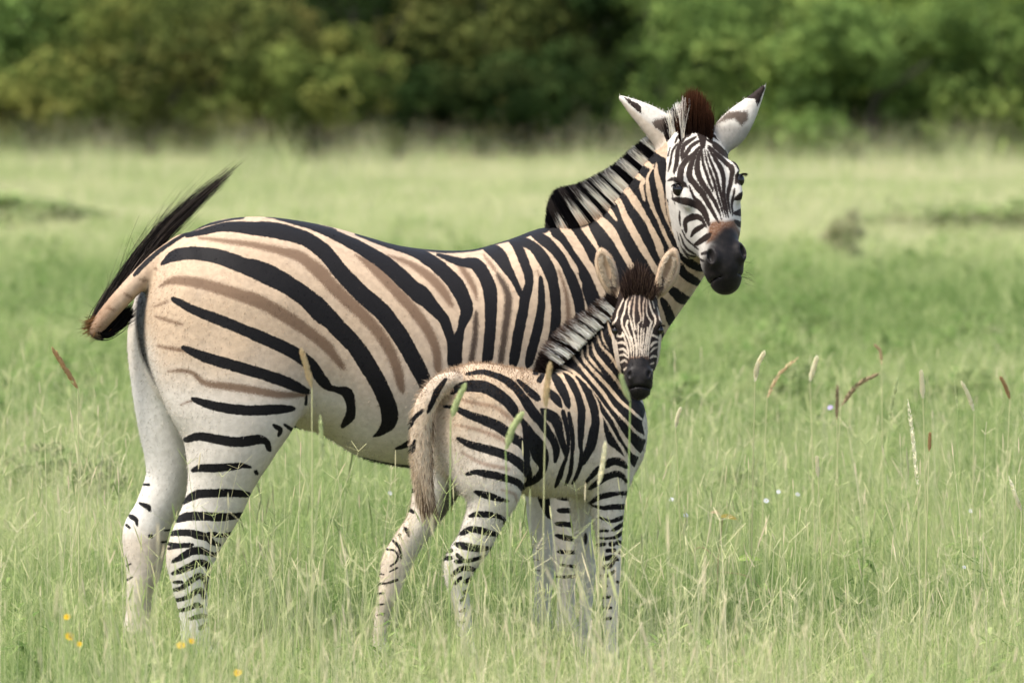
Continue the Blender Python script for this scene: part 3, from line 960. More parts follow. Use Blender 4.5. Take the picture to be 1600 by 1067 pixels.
A_BROWN = (  # soft brown shadow stripes (light)
 strokes(120, 240, 2.6675, """
540 345 14 700 362 24 860 392 34 960 430 44 1040 490 50
370 540 10 430 515 36 540 525 46 680 565 52 800 610 52 900 670 52 1000 740 44 1060 780 34
345 625 8 400 600 12
355 665 10 400 675 16 460 690 12
365 785 10 430 792 20 490 800 16
410 885 8 460 880 18 510 890 20 560 930 26 660 945 34 760 960 36 860 980 34 960 985 22
460 1020 8 500 1005 14
345 470 12 350 475 8
285 515 8 305 520 12
220 575 10 245 590 12
150 630 10 175 640 12
""") + strokes(400, 300, 2.6675, """
60 225 20 180 250 46 250 300 50 320 370 54 400 445 54 470 510 50 540 600 48 590 700 44 612 790 36
0 420 50 80 460 50 160 510 50 240 570 48 310 630 44 365 700 30
430 260 14 500 310 40 580 390 46 660 480 48 720 560 44 755 640 40 765 730 34
560 260 10 640 290 26 720 340 40 780 400 40 812 450 26
""") + strokes(660, 360, 5.335, """
290 260 30 360 340 55 410 420 55 440 490 45 455 550 20
520 210 20 570 270 30 600 320 30
""") + strokes(800, 360, 5.335, """
390 340 20 440 470 34 465 600 40 472 700 46 460 820 40
210 330 16 230 380 20
"""))
A_DARKBROWN = strokes(660, 360, 5.335, """
450 690 45 446 830 55 430 950 55 410 1067 55
620 340 20 640 380 45 690 460 60 715 550 70 712 650 70 695 780 65 680 900 60 655 1067 55
""") + strokes(800, 360, 5.335, """
465 600 22 474 700 26 465 800 20
""")
A_FARLEG = strokes(160, 600, 2.6675, """
175 412 6 202 411 8
165 490 10 195 500 20 205 515 10
125 545 16 145 555 16 150 575 8
105 580 10 120 590 8
205 622 14 210 624 14
255 650 8 280 650 8
265 602 6 290 602 6
105 750 5 125 738 4
105 810 5 130 795 5
""")
A_FORELEG = strokes(820, 740, 5.928, """
330 345 40 420 345 45 520 350 40
320 470 45 430 475 45 520 480 40
310 585 35 380 600 50 440 610 45 540 610 40
330 730 30 420 735 30 520 730 25
350 855 20 470 870 25 540 870 20
300 970 12 440 965 30 540 960 20
330 100 60 480 110 60 600 120 60
330 220 50 480 230 55 600 240 50
""")
A_FARFORE = strokes(820, 740, 5.928, """
80 855 6 130 858 6
110 755 6 150 760 6
170 170 120 190 300 100 222 420 60 242 455 20
80 960 5 140 955 6
""")  # the broad stroke paints shade under the foal's belly onto the upper leg
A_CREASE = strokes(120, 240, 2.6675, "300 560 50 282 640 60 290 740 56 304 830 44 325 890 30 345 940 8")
# adult: face
A_FACE = (
 strokes(1020, 180, 6.276, """
480 100 130 490 190 100 490 250 70 490 300 50
475 330 30 440 450 45 437 540 55 465 640 60 530 740 50 590 830 40 640 930 30 665 1010 14
450 330 30 400 420 50 365 530 65 360 610 65 420 690 60 480 770 60 540 870 50 600 980 35 640 1050 18
440 330 20 400 380 40 330 440 55 285 510 62 268 580 70 275 625 56
440 265 30 370 315 45 320 390 45 288 435 18
375 30 40 375 110 40 360 180 40 310 220 40 270 280 40 245 350 45 240 440 50 222 520 40 212 565 22
410 225 30 320 285 48 288 350 40 283 430 16
320 150 18 250 210 25 222 265 22
240 285 22 200 340 25 185 400 25 170 480 25 158 550 15
175 320 15 150 400 20
490 340 18 485 450 28 515 560 32 560 680 30 588 745 16
510 350 14 525 440 20 555 540 30 595 650 28 625 770 25 660 890 25 690 990 10
530 350 14 565 450 30 610 560 35 635 660 35 660 770 35 690 900 28 715 1000 10
545 330 20 610 430 40 665 520 50 690 600 50 690 700 45 695 790 35 715 900 30 740 1000 10
560 320 30 640 400 50 700 455 50 770 520 55 775 590 45 755 680 45 735 760 40 735 850 30 755 950 18
600 310 30 690 380 45 770 430 45 830 490 45 862 545 36
800 720 16 785 800 28 772 880 28 780 980 12
520 240 20 600 280 40 660 320 40 725 370 12
540 195 40 620 215 38 690 270 38 735 330 45 785 385 40
560 140 18 640 165 22 710 190 30 740 240 30 772 300 18
838 410 25 862 465 22
825 815 50 880 790 78 935 785 80
805 960 40 870 955 75 935 945 80
370 720 20 400 800 35 470 880 45 520 970 40 550 1050 20
355 690 16 375 760 20
290 700 30 250 740 50 220 690 16
150 645 14 190 630 34 245 635 60 300 675 50 330 700 20
825 640 50 850 590 80 890 560 50 930 585 14
840 660 30 875 680 26
""") + strokes(1020, 300, 6.276, """
225 75 50 330 92 80 420 130 62 480 190 50 520 260 42 548 330 18
322 375 36 315 290 50 370 250 70 440 245 60 490 290 35 522 340 16
378 430 24 410 380 50 460 340 50 505 325 20
425 510 40 480 470 60 530 430 60
478 605 28 515 590 40
825 295 45 860 320 60 905 340 45
885 440 45 895 455 40
260 200 18 262 280 22 272 330 12
290 380 14 320 450 18 380 510 22 440 560 16
270 420 12 310 520 20 360 580 22 420 615 18
300 560 8 350 620 20 420 640 25 490 670 25
240 400 8 270 500 10 310 590 12 370 660 14 440 700 12
145 90 14 155 200 14 178 300 8
190 0 12 200 60 12 215 120 8
"""))
A_EARL_TIP = poly(950, 120, 6.154, (155, 195), (300, 265), (325, 300), (322, 400), (285, 330), (200, 245))
A_EARL_BAND = poly(950, 120, 6.154, (455, 415), (560, 395), (760, 490), (700, 520), (620, 490), (500, 565), (440, 545), (412, 490))
A_EARR_TIP = poly(950, 120, 6.154, (1500, 70), (1330, 205), (1425, 212), (1440, 290), (1515, 110))
A_EARR_BAND = poly(950, 120, 6.154, (1030, 470), (1170, 340), (1345, 335), (1352, 420), (1290, 475), (1220, 405), (1130, 425))
A_MUZ = poly(1020, 300, 6.276, (545, 500), (605, 430), (690, 345), (775, 340), (845, 420), (900, 510), (990, 640), (990, 1100), (500, 1100), (480, 700), (510, 590))
A_RUST = poly(1020, 300, 6.276, (525, 500), (550, 300), (630, 275), (700, 285), (800, 270), (890, 460), (700, 440))

# foal
F_BLACK = (
 strokes(640, 550, 5.335, """
365 305 25 420 262 60 520 250 85 620 260 90 720 310 85 800 370 80 860 440 75 890 490 52
490 155 16 600 140 30 700 165 40 800 210 50 880 270 60 940 350 60 1000 440 65 1060 520 65
915 225 26 1000 300 40 1060 350 40
300 420 15 370 425 25 450 460 45 560 505 60 680 550 75 770 600 75 860 670 70 930 720 65 975 790 40 992 860 16
950 550 36 1000 650 80 1040 760 90 1070 850 80
420 685 25 500 725 50 600 755 60 700 780 65 800 815 65 880 860 65 950 920 65 990 990 45 1000 1045 18
300 205 24 240 290 46 200 380 34 165 450 18
110 450 20 50 510 25 22 570 20
55 700 15 35 770 40
""") + strokes(680, 700, 6.67, """
350 210 30 420 190 40 500 205 65 640 230 70 780 265 65 870 310 60 912 380 36
430 400 25 490 420 60 580 445 65 660 470 45 755 492 18
375 650 25 440 630 45 540 630 55 640 645 40 710 680 30 732 725 18
295 830 40 350 795 55 420 785 60 520 810 65 640 845 36
260 955 60 350 970 70 450 985 60 580 985 22
""") + strokes(580, 760, 5.928, """
690 565 15 750 545 25
690 620 25 745 608 30
800 580 24 860 630 30
800 640 30 870 635 30 950 625 30 1035 598 24
755 770 25 810 720 40 880 700 45 952 718 32
785 840 25 835 795 30
885 830 40 935 800 38
865 930 20 895 915 25
840 1000 18 870 980 20
830 1100 18 870 1080 22
830 1200 18 860 1190 18
""") + strokes(820, 600, 5.335, """
0 100 60 60 190 65 130 280 65 190 370 60 240 450 55 260 530 50 250 610 22
10 10 40 60 60 50 92 95 26
0 290 30 40 400 100 105 500 130 140 590 110 150 680 60 110 750 60 40 800 50 0 820 26
0 500 30 20 650 40 45 720 25 25 790 26
180 220 70 250 270 80 280 350 60 300 430 50 325 510 45 332 560 20
220 60 40 260 110 50 292 155 30
318 225 30 343 330 30 362 450 24 352 560 18 318 660 28 290 750 38 255 830 18
365 240 25 385 350 35 397 450 30 396 530 24 391 600 24 380 720 30 345 805 18
468 520 22 470 600 24 450 700 26 400 805 14
690 640 30 680 670 40 740 635 60 800 650 55 842 685 28
555 858 30 620 810 50 680 770 50 760 745 50 810 760 40 848 805 18
545 995 16 620 945 35 700 920 40 770 910 30
815 912 36 850 912 30
570 1015 12 660 1035 30 740 1025 40 860 1030 34
515 800 20 570 740 40 605 695 24
""") + strokes(820, 740, 5.928, """
730 320 30 800 310 40 870 310 45 945 315 35
700 410 10 800 440 20 870 425 35 945 398 22
700 530 12 770 530 20
825 522 22 880 495 35 935 458 18
700 600 12 800 600 18 870 580 30 925 528 16
675 670 25 740 655 25
800 655 40 825 655 35
870 645 40 905 655 26
770 715 30 830 715 30
880 740 15 902 735 15
755 792 36 820 775 35 858 802 18
735 872 30 790 855 40 832 808 22
715 950 15 760 955 20 825 912 22
860 1010 20 888 1022 14
705 1060 20 760 1050 20
720 1160 18 790 1150 22
730 1260 16 800 1255 20
740 1360 16 800 1350 20
""") + strokes(820, 460, 5.335, """
240 670 40 290 740 70 330 820 60 355 900 40
330 640 26 370 680 60 420 760 70 455 850 70 470 950 60 470 1050 55 465 1150 45 460 1230 30 470 1290 18
440 670 34 490 740 60 525 830 70 570 930 65 590 1047 60 570 1147 75 545 1252 75 510 1337 55 488 1390 26
200 790 40 260 850 60 292 905 26
120 700 40 150 660 30
150 590 30 110 630 40 90 640 30
"""))
F_BLACKPOLY = poly(820, 460, 5.335, (170, 600), (330, 470), (440, 430), (520, 400), (600, 320), (690, 190), (745, 230), (760, 340), (800, 520), (830, 640), (880, 840), (950, 870), (1010, 960), (975, 1067),
                   (1010, 1230), (975, 1310), (915, 1440), (890, 1410), (860, 1310), (825, 1340), (780, 1300), (700, 1240), (665, 1130), (655, 1030), (620, 900), (540, 750), (460, 670), (330, 640), (240, 640))
F_PALE = strokes(820, 460, 5.335, """
690 230 20 720 330 30 760 430 25 800 540 25 835 630 22
640 310 18 660 390 20 702 462 10
610 350 20 640 440 25 720 520 30 770 600 30 825 695 22
565 410 20 590 500 30 660 590 35 740 680 35 800 770 30 865 860 26
525 430 20 530 510 25 580 580 30 655 665 10
480 470 20 490 540 30 560 620 35 640 710 35 720 800 35 800 890 35 880 960 35 970 1035 28
400 510 26 450 580 30 530 670 35 610 770 35 680 860 35 740 940 35 800 1010 35 860 1070 35 930 1147 35 990 1190 40
225 535 20 300 590 30 400 640 30 480 700 25 550 780 22 620 870 18 680 950 25 740 1040 28 800 1147 40 860 1240 55 920 1310 50 970 1350 40
235 622 20 350 650 25 420 700 30 470 790 35 500 880 40 530 980 40
300 680 24 350 740 30
645 995 14 700 1090 30 760 1190 28 830 1310 36 860 1390 40 885 1430 26
690 1240 26 712 1262 24
""")
F_TAN = strokes(640, 550, 5.335, """
420 360 20 560 390 35 700 420 35 820 500 40 862 545 24
400 570 20 550 600 35 700 650 40 805 705 34
450 800 20 560 860 35 680 900 40 810 925 34
""") + strokes(680, 700, 6.67, "700 375 20 790 405 40 840 440 36 845 500 16")
F_CREASE = strokes(640, 550, 5.335, "243 630 12 258 720 24 300 840 56 360 950 80 405 1050 80")
F_FACEPALE = strokes(940, 460, 8.892, """
340 90 24 390 0 18 430 -70 12
455 100 24 462 0 18 480 -80 10
520 80 24 525 0 18 520 -80 10
575 140 20 590 40 18 570 -60 10
668 130 20 640 20 18 600 -70 10
275 120 20 330 20 16 390 -60 10
735 180 16 700 70 16 650 -30 10
400 140 16 425 30 14 450 -50 8
625 150 16 620 60 14 590 -20 8
500 400 18 500 600 22 495 750 20 500 880 12
545 470 20 537 620 24 530 750 20 528 860 10
580 470 18 575 600 24 560 720 22 550 860 12
630 470 24 610 620 25 590 740 22 580 860 10
690 380 25 660 470 25 640 600 25 620 720 22 610 860 12
668 120 22 700 230 25 742 310 30 740 390 28 700 470 25 670 600 30 650 730 25 640 870 12
455 90 25 440 250 30 450 380 22 465 490 16
388 300 18 420 440 25 450 570 25 470 700 25 475 870 12
360 360 24 345 430 30 390 560 28 430 700 25 440 860 12
340 80 25 310 240 28 280 340 30 290 430 30 340 540 28 390 680 25 410 850 12
385 120 25 375 240 20 385 300 14
520 70 25 520 200 28 542 330 25 510 400 12
575 130 20 575 300 20 560 410 14
620 140 20 630 270 22 685 375 20
275 120 22 225 230 22 205 330 25 160 395 18
290 530 20 330 640 25 365 760 25 375 870 12
780 180 14 800 260 18 810 340 20 860 400 14
195 555 25 250 575 35 305 545 26
225 665 25 290 655 40 335 695 20
245 755 25 300 745 35 350 795 20
255 835 25 310 820 35 355 855 18
270 935 25 320 900 35 350 925 18
305 1035 25 340 1000 25
700 555 30 750 575 30 795 600 18
690 700 28 720 660 35 785 650 22
680 780 22 720 740 30 775 720 18
675 860 25 710 840 35 750 850 22
670 950 20 710 940 30
690 1030 20 700 1050 16
180 60 22 150 150 20
200 450 8 205 520 14 240 580 10
""")
F_MUZ = poly(940, 460, 8.892, (350, 960), (400, 880), (470, 865), (560, 840), (630, 890), (665, 980), (720, 1100), (740, 1500), (300, 1500), (290, 1150))
F_RUST = poly(940, 460, 8.892, (350, 940), (390, 850), (640, 840), (665, 960), (520, 900))
F_FOREHEAD = poly(940, 460, 8.892, (200, -260), (800, -260), (640, 180), (560, 330), (470, 330), (390, 180))


def flow_y(X, Y, seed, scale, amp):
    """small hand-drawn irregularity so that no stroke has a ruled edge"""
    r = np.random.default_rng(seed)
    out = np.zeros(len(X))
    for _ in range(5):
        a, b, c = r.normal(0, 1 / scale), r.normal(0, 1 / scale), r.uniform(0, 6.28)
        out += np.sin(a * X + b * Y + c)
    return out * amp / 5


def merged(st, X, Y, over=None, area=None, cap=9.0, slim=0.0):
    d = sdf_strokes(X, Y, st, cap)[0]
    if area is not None: d = np.minimum(d, sdf_poly(X, Y, area, cap))
    if over is not None: d = np.maximum(d, -sdf_strokes(X, Y, over, cap)[0] - slim)
    return d


def adult_coat(V, lab, head):
    X0, D, Y0 = V.T
    X = X0 + flow_y(X0, Y0, 3, 14, 0.9); Y = Y0 + flow_y(X0, Y0, 4, 14, 0.9)
    n = len(X)
    blk = np.full(n, 9.0); brn = np.full(n, 9.0); brd = np.zeros(n); tan = np.zeros(n); muz = np.zeros(n); rust = np.zeros(n); hd = np.zeros(n)
    m = np.isin(lab, [TORSO, NH, NECK, TAIL])
    blk[m] = merged(A_BLACK, X[m], Y[m], A_NECKPALE, A_NECKBLACK, slim=0.8)
    blk[m] -= np.where(lab[m] == NH, 0.6 * sstep(Y[m], 640, 700), 0)
    lb = sdf_strokes(X[m], Y[m], A_BROWN)[0]; db = sdf_strokes(X[m], Y[m], A_DARKBROWN)[0]
    brn[m] = np.minimum(lb, db); brd[m] = sstep(lb - db, -1, 3)
    t = sstep(Y, 840, 480) * sstep(Y - 0.25 * (X - 560), 740, 600)
    t *= 1 - 0.8 * np.exp(-(((X - 520) / 34) ** 2 + ((Y - 632) / 30) ** 2))
    t *= 1 - 0.75 * sstep(X, 262, 236) * sstep(Y, 480, 600)
    t = np.maximum(t, 0.55 * np.exp(-(((X - 272) / 22) ** 2 + ((Y - 845) / 34) ** 2)))
    t = np.maximum(t, 0.28 * sstep(Y, 980, 600))
    t *= 1 - 0.75 * sstep(X + 0.62 * (Y - 400), 1105, 1150) * sstep(X, 960, 1000)
    tan[m] = t[m]
    c = np.isin(lab, [FH]); blk[c] = sdf_strokes(X[c], Y[c], A_FARLEG)[0]
    tan[c] = 0.3 * sstep(Y[c], 640, 540) + 0.45 * sstep(Y[c], 810, 850)
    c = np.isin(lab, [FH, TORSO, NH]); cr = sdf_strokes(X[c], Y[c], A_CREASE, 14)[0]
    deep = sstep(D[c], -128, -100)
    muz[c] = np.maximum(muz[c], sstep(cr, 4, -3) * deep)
    c = lab == NF; blk[c] = sdf_strokes(X[c], Y[c], A_FORELEG)[0]; tan[c] = 0.25
    c = lab == FF; blk[c] = sdf_strokes(X[c], Y[c], A_FARFORE)[0]; tan[c] = 0.1
    # tail root: dark underside at the curled end
    c = lab == TAIL; tan[c] = 1.0; rust[c] = 0.14 + 0.5 * sstep(X[c], 205, 160)
    muz[c] = np.maximum(muz[c], sstep(Y[c] - 0.2 * (X[c] - 150), 512, 524))
    # face: facing forward only, the back of the skull keeps the neck's stripes
    c = lab == HEAD
    blk[c] = sdf_strokes(X[c], Y[c], A_FACE)[0]; hd[c] = 1
    muz[c] = sstep(sdf_poly(X[c], Y[c], A_MUZ), 8.0, -6.0); rust[c] = sstep(sdf_poly(X[c], Y[c], A_RUST), 4, -3); blk[c] += 0.7
    lowl = head.loc(V[c]); tan[c] = 0.12 + 0.4 * sstep(lowl[:, 1], -70, -110)
    for e, tip, band in ((EAR_A, A_EARL_TIP, A_EARL_BAND), (EAR_B, A_EARR_TIP, A_EARR_BAND)):
        c = lab == e; hd[c] = 1
        rim = (X0[c] - 971) * 0.62 - (Y0[c] - 152) * 0.785 if e == EAR_A else np.full(c.sum(), 9.0)
        blk[c] = np.where(rim < -2.5, 9.0, sdf_poly(X[c], Y[c], tip, 9)); brn[c] = np.where(rim < -4, 9.0, sdf_poly(X[c], Y[c], band, 9) - 1); brd[c] = 0.72
        tan[c] = 0.1 + 0.5 * sstep(rim, -2, -6)
        muz[c] = 0.45 * sstep(Y0[c], 186, 206) * (rim > -4)
    hoof = np.isin(lab, [NH, FH, NF, FF]) & (Y0 > 1012)
    muz[hoof] = 1
    return dict(blk=blk, brn=brn, brd=brd, tan=tan, muz=muz, rust=rust, hd=hd)


def foal_coat(V, lab, head):
    X0, D, Y0 = V.T
    X = X0 + flow_y(X0, Y0, 5, 12, 0.8); Y = Y0 + flow_y(X0, Y0, 6, 12, 0.8)
    n = len(X)
    blk = np.full(n, 9.0); brn = np.full(n, 9.0); brd = np.zeros(n); tan = np.zeros(n); muz = np.zeros(n); rust = np.zeros(n); hd = np.zeros(n)
    m = np.isin(lab, [TORSO, NH, NF, NECK, TAIL])
    blk[m] = merged(F_BLACK, X[m], Y[m], F_PALE, F_BLACKPOLY) - np.where(lab[m] == NECK, 0.0, 0.3)
    tn = sdf_strokes(X[m], Y[m], F_TAN)[0]
    rust[m] = 0.6 * sstep(tn, 2.5, -3)
    tan[m] = 0.62
    t = 0.78 * sstep(Y, 800, 600) + 0.2
    t *= 1 - 0.5 * sstep(X, 985, 1004)
    tan[m] = t[m]
    c = np.isin(lab, [FH])
    blk[c] = sdf_strokes(X[c], Y[c], strokes(580, 760, 5.928, """
385 30 30 412 10 30
365 205 30 390 220 25
325 380 30 345 400 40 350 435 18
265 432 22 270 434 20
210 495 20 250 530 25 275 590 20 282 640 8
155 570 15 210 575 15 250 620 15 230 680 12 185 715 8
175 772 12 245 735 12
60 890 18 140 880 12 235 853 20
45 985 15 115 968 10
80 795 10 122 800 8
60 1080 12 120 1070 12
60 1180 12 120 1165 12
"""))[0]
    tan[c] = 0.45 * sstep(X[c] + 0.3 * (Y[c] - 800), 672, 640) + 0.1
    inner = sdf_strokes(X[c], Y[c], strokes(580, 760, 5.928, "800 -120 150 790 -40 160 740 80 150 680 220 90 640 290 30"), 14)[0]
    muz[c] = 0.8 * sstep(inner, 5, -6)  # dark fur inside the far thigh, with the shade there painted in too
    c = np.isin(lab, [FH, TORSO, NH]); cr = sdf_strokes(X[c], Y[c], F_CREASE, 14)[0]
    muz[c] = np.maximum(muz[c], sstep(cr, 4, -3) * sstep(D[c], -112, -88) * 0.9)
    c = lab == FF; tan[c] = 0.12
    muz[c] = sstep(np.hypot((X[c] - 916) / 3.6, (Y[c] - 847) / 10), 1.15, 0.85)
    c = lab == TAIL; tan[c] = 0.8
    c = lab == HEAD
    face = poly(940, 460, 8.892, (100, -300), (890, -300), (870, 420), (800, 560), (740, 1100), (280, 1100), (200, 560), (140, 420))
    side = sdf_poly(X[c], Y[c], face)
    f = np.maximum(side, -sdf_strokes(X[c], Y[c], F_FACEPALE)[0])
    dark = sdf_strokes(X[c], Y[c], strokes(940, 460, 8.892, "240 200 50 260 110 40\n130 350 40 150 430 60 210 600 50\n850 480 30 860 600 30"))[0]
    blk[c] = np.minimum(f, np.where(side > 0, dark, 9)) + 0.55; hd[c] = 1
    muz[c] = sstep(sdf_poly(X[c], Y[c], F_MUZ), 2, -2); rust[c] = 0.9 * sstep(sdf_poly(X[c], Y[c], F_RUST), 2.5, -1.5)
    rust[c] = np.maximum(rust[c], 0.5 * sstep(sdf_poly(X[c], Y[c], F_FOREHEAD), 4, -4)); tan[c] = 0.62
    for e, cx0, cx1 in ((EAR_A, 957, 941), (EAR_B, 1034, 1053)):
        c = lab == e; tan[c] = 1.0; rust[c] = 0.12
        tt = (455 - Y[c]) / 62; ax = cx0 + (cx1 - cx0) * tt
        inner = 1 - sstep(np.abs(X[c] - ax), 8, 12)
        brn[c] = np.where(D[c] < 12, 2 - 4 * inner * sstep(tt, 0.95, 0.75) + 3 * sstep(np.abs(X[c] - ax - (3 if e == EAR_A else -3)), 2, 7), 9); brd[c] = 0.5
        muz[c] = np.maximum(sstep(D[c], 16, 22) * 0.8, 0.8 * (D[c] < 14) * sstep(np.abs(X[c] - ax - (2.5 if e == EAR_A else -2.5)), 6.5, 2.5) * sstep(tt, 0.82, 0.65) * sstep(tt, -0.1, 0.1))
    hoof = np.isin(lab, [NH, FH, NF, FF]) & (Y0 > 1044)
    muz[hoof] = 1
    return dict(blk=blk, brn=brn, brd=brd, tan=tan, muz=muz, rust=rust, hd=hd)


def coat_material(name, tan_c, scale):
    """short hair: crisp but hairy stripe edges, cream to fawn ground, brown shadow stripes"""
    t = NT(name)
    v = t.coord('Object')
    # hair lies along the body, so the roughness of the edges is drawn out lengthways
    fine = t.noise(420, 3, t.scaled(v, (0.5, 1, 1)))
    mid = t.noise(55, 4, v)
    big = t.noise(9, 3, v)
    jit = t.math('ADD', t.math('MULTIPLY', t.math('SUBTRACT', fine, 0.5), 5.0 * scale), t.math('MULTIPLY', t.math('SUBTRACT', mid, 0.5), 2.6 * scale))
    tan = t.attr('tan')
    white = t.mix(t.ramp(mid, 0.3, 0.75), (0.50, 0.475, 0.425), (0.59, 0.565, 0.515))
    tanc = t.mix(t.ramp(mid, 0.3, 0.75), tuple(0.78 * x for x in tan_c), tan_c)
    tanc = t.mix(t.math('MULTIPLY', t.ramp(big, 0.45, 0.75), 0.35), tanc, tuple(min(1, 1.25 * x) for x in tan_c))
    c = t.mix(t.math('ADD', tan, t.math('MULTIPLY', t.math('SUBTRACT', big, 0.5), 0.25), clamp=True), white, tanc)
    brc = t.mix(t.attr('brd'), (0.125, 0.076, 0.046), (0.024, 0.014, 0.010))
    speck = t.math('MULTIPLY', t.math('SUBTRACT', t.noise(330, 3, v), 0.5), 13.0)
    brn = t.ramp(t.math('ADD', t.attr('brn'), speck), 2.6, -3.2, 0.0, 0.92)
    c = t.mix(brn, c, brc)
    c = t.mix(t.math('MULTIPLY', t.attr('rust'), t.ramp(fine, 0.2, 0.6, 0.6, 1.0)), c, (0.13, 0.052, 0.020))
    blkc = t.mix(t.attr('hd'), (0.0055, 0.005, 0.0055), (0.019, 0.012, 0.0095))
    blkc = t.mix(t.math('MULTIPLY', t.ramp(fine, 0.5, 0.9), 0.2), blkc, (0.025, 0.023, 0.023))
    c = t.mix(t.ramp(t.math('ADD', t.attr('blk'), jit), 1.45, -0.15), c, blkc)
    c = t.mix(t.attr('muz'), c, t.mix(t.ramp(mid, 0.35, 0.8), (0.0075, 0.0065, 0.0065), (0.017, 0.014, 0.013)))
    # dust and small blemishes on the pale hair
    dust = t.ramp(t.noise(130, 2, v), 0.72, 0.80, 0.0, 0.2)
    c = t.mix(dust, c, (0.20, 0.14, 0.09))
    t.l.new(c, t.bsdf.inputs['Base Color'])
    t.l.new(t.ramp(t.attr('muz'), 0.2, 0.9, 0.66, 0.5), t.bsdf.inputs['Roughness'])
    t.l.new(t.ramp(t.attr('muz'), 0.2, 0.9, 0.12, 0.16), t.bsdf.inputs['Specular IOR Level'])
    t.bsdf.inputs['Sheen Weight'].default_value = 0.03
    t.bsdf.inputs['Sheen Roughness'].default_value = 0.5
    h = t.math('ADD', t.math('ADD', t.math('MULTIPLY', fine, 0.6), t.math('MULTIPLY', mid, 0.9)), t.math('MULTIPLY', big, 2.5))
    t.bump(h, 0.35, 0.003)
    return t.mat

# ------------------------------------------------------------------ hair: tapered ribbons, coloured hair by hair
hm = NT('hair')
hm.l.new(hm.attr('hc', False), hm.bsdf.inputs['Base Color'])
hd_ = hm.n.new('ShaderNodeBsdfDiffuse'); ht_ = hm.n.new('ShaderNodeBsdfTranslucent'); hx_ = hm.n.new('ShaderNodeMixShader'); hx_.inputs[0].default_value = 0.5
hc_ = hm.attr('hc', False); hm.l.new(hc_, hd_.inputs[0]); hm.l.new(hc_, ht_.inputs[0]); hm.l.new(hd_.outputs[0], hx_.inputs[1]); hm.l.new(ht_.outputs[0], hx_.inputs[2])
hm.l.new(hx_.outputs[0], hm.out.inputs['Surface'])
HAIR = hm.mat


def hair_obj(name, paths, colors, width, fr, parent, tipw=0.25):
    """paths (n, k, 3) model units (x, depth, y); colors (n, 3) or (n, k, 3); width in model units"""
    paths = np.asarray(paths, float); n, k, _ = paths.shape
    T = np.gradient(paths, axis=1)
    r = rng.normal(size=(n, 1, 3)) * [0.6, 0.6, 0.6] + [0, 1.0, 0]
    S = np.cross(T, r); S /= np.maximum(np.linalg.norm(S, axis=2, keepdims=True), 1e-9)
    w = np.asarray(width).reshape(-1, 1) * np.linspace(1, tipw, k)[None]
    V = np.stack([paths - S * w[..., None] / 2, paths + S * w[..., None] / 2], 2)
    colors = np.asarray(colors, float)
    if colors.ndim == 2: colors = np.repeat(colors[:, None], k, 1)
    C_ = np.repeat(colors[:, :, None], 2, 2).reshape(-1, 3)
    base = (np.arange(n) * 2 * k)[:, None, None]
    q = np.array([[2 * i, 2 * i + 1, 2 * i + 3, 2 * i + 2] for i in range(k - 1)])[None]
    return mesh_obj(name, fr(V.reshape(-1, 3)), (base + q).reshape(-1, 4), HAIR, parent, attrs={'hc': C_})


def bez(P, k=6):
    """P (n, m, 3) control points -> smooth paths"""
    P = np.asarray(P, float); m = P.shape[1] - 1
    t = np.linspace(0, 1, k)
    B = np.stack([math.comb(m, i) * t ** i * (1 - t) ** (m - i) for i in range(m + 1)], 0)
    return np.einsum('nmc,mk->nkc', P, B)


def crest_points(crest, n):
    """random points along a crest line (x, y, depth, hair dx, hair dy)"""
    c = catmull(np.array(crest, float), 8)
    s = np.concatenate([[0], np.cumsum(np.hypot(np.diff(c[:, 0]), np.diff(c[:, 1])))])
    u = rng.uniform(0, s[-1], n)
    return np.stack([np.interp(u, s, c[:, j]) for j in range(c.shape[1])], 1), u / s[-1]


BLACKH, WHITEH = np.array([0.010, 0.009, 0.010]), np.array([0.93, 0.86, 0.75])


def vary(c, n, amt=0.25): return np.clip(np.asarray(c) * (1 + rng.normal(0, amt, (n, 1))), 0.002, 0.9)


def coat_colors(at, tan_c):
    white = np.array([0.53, 0.505, 0.455])
    c = white + at['tan'][:, None] * (np.array(tan_c) - white)
    def over(f, cc):
        nonlocal c
        c = c + f[:, None] * (np.asarray(cc) - c)
    over(sstep(at['brn'], 2.0, -3) * 0.9, np.array([0.13, 0.08, 0.048]) + at['brd'][:, None] * (np.array([0.03, 0.017, 0.012]) - np.array([0.13, 0.08, 0.048])))
    over(at['rust'], (0.13, 0.052, 0.02))
    over((at['blk'] < 0.6).astype(float), (0.009, 0.008, 0.009))
    over(at['muz'], (0.012, 0.010, 0.010))
    return c


def vertex_normals(V, F):
    N = np.zeros_like(V)
    fn = np.cross(V[F[:, 2]] - V[F[:, 0]], V[F[:, 3]] - V[F[:, 1]])
    for i in range(4): np.add.at(N, F[:, i], fn)
    return unit_rows(N)


eye_m = NT('eye')
eye_m.bsdf.inputs['Base Color'].default_value = (0.006, 0.004, 0.003, 1)
eye_m.bsdf.inputs['Roughness'].default_value = 0.06


def eye_obj(c, r, M, fr, parent):
    th, ph = np.meshgrid(np.linspace(0, np.pi, 15), np.linspace(0, 2 * np.pi, 25), indexing='ij')
    s = np.stack([np.sin(th) * np.cos(ph), np.sin(th) * np.sin(ph), np.cos(th)], -1).reshape(-1, 3) * r
    V = c + s @ M
    i, j = np.meshgrid(np.arange(14), np.arange(24), indexing='ij')
    F = np.stack([i * 25 + j, i * 25 + j + 1, (i + 1) * 25 + j + 1, (i + 1) * 25 + j], -1).reshape(-1, 4)
    return mesh_obj('eye', fr(V), F, eye_m.mat, parent)


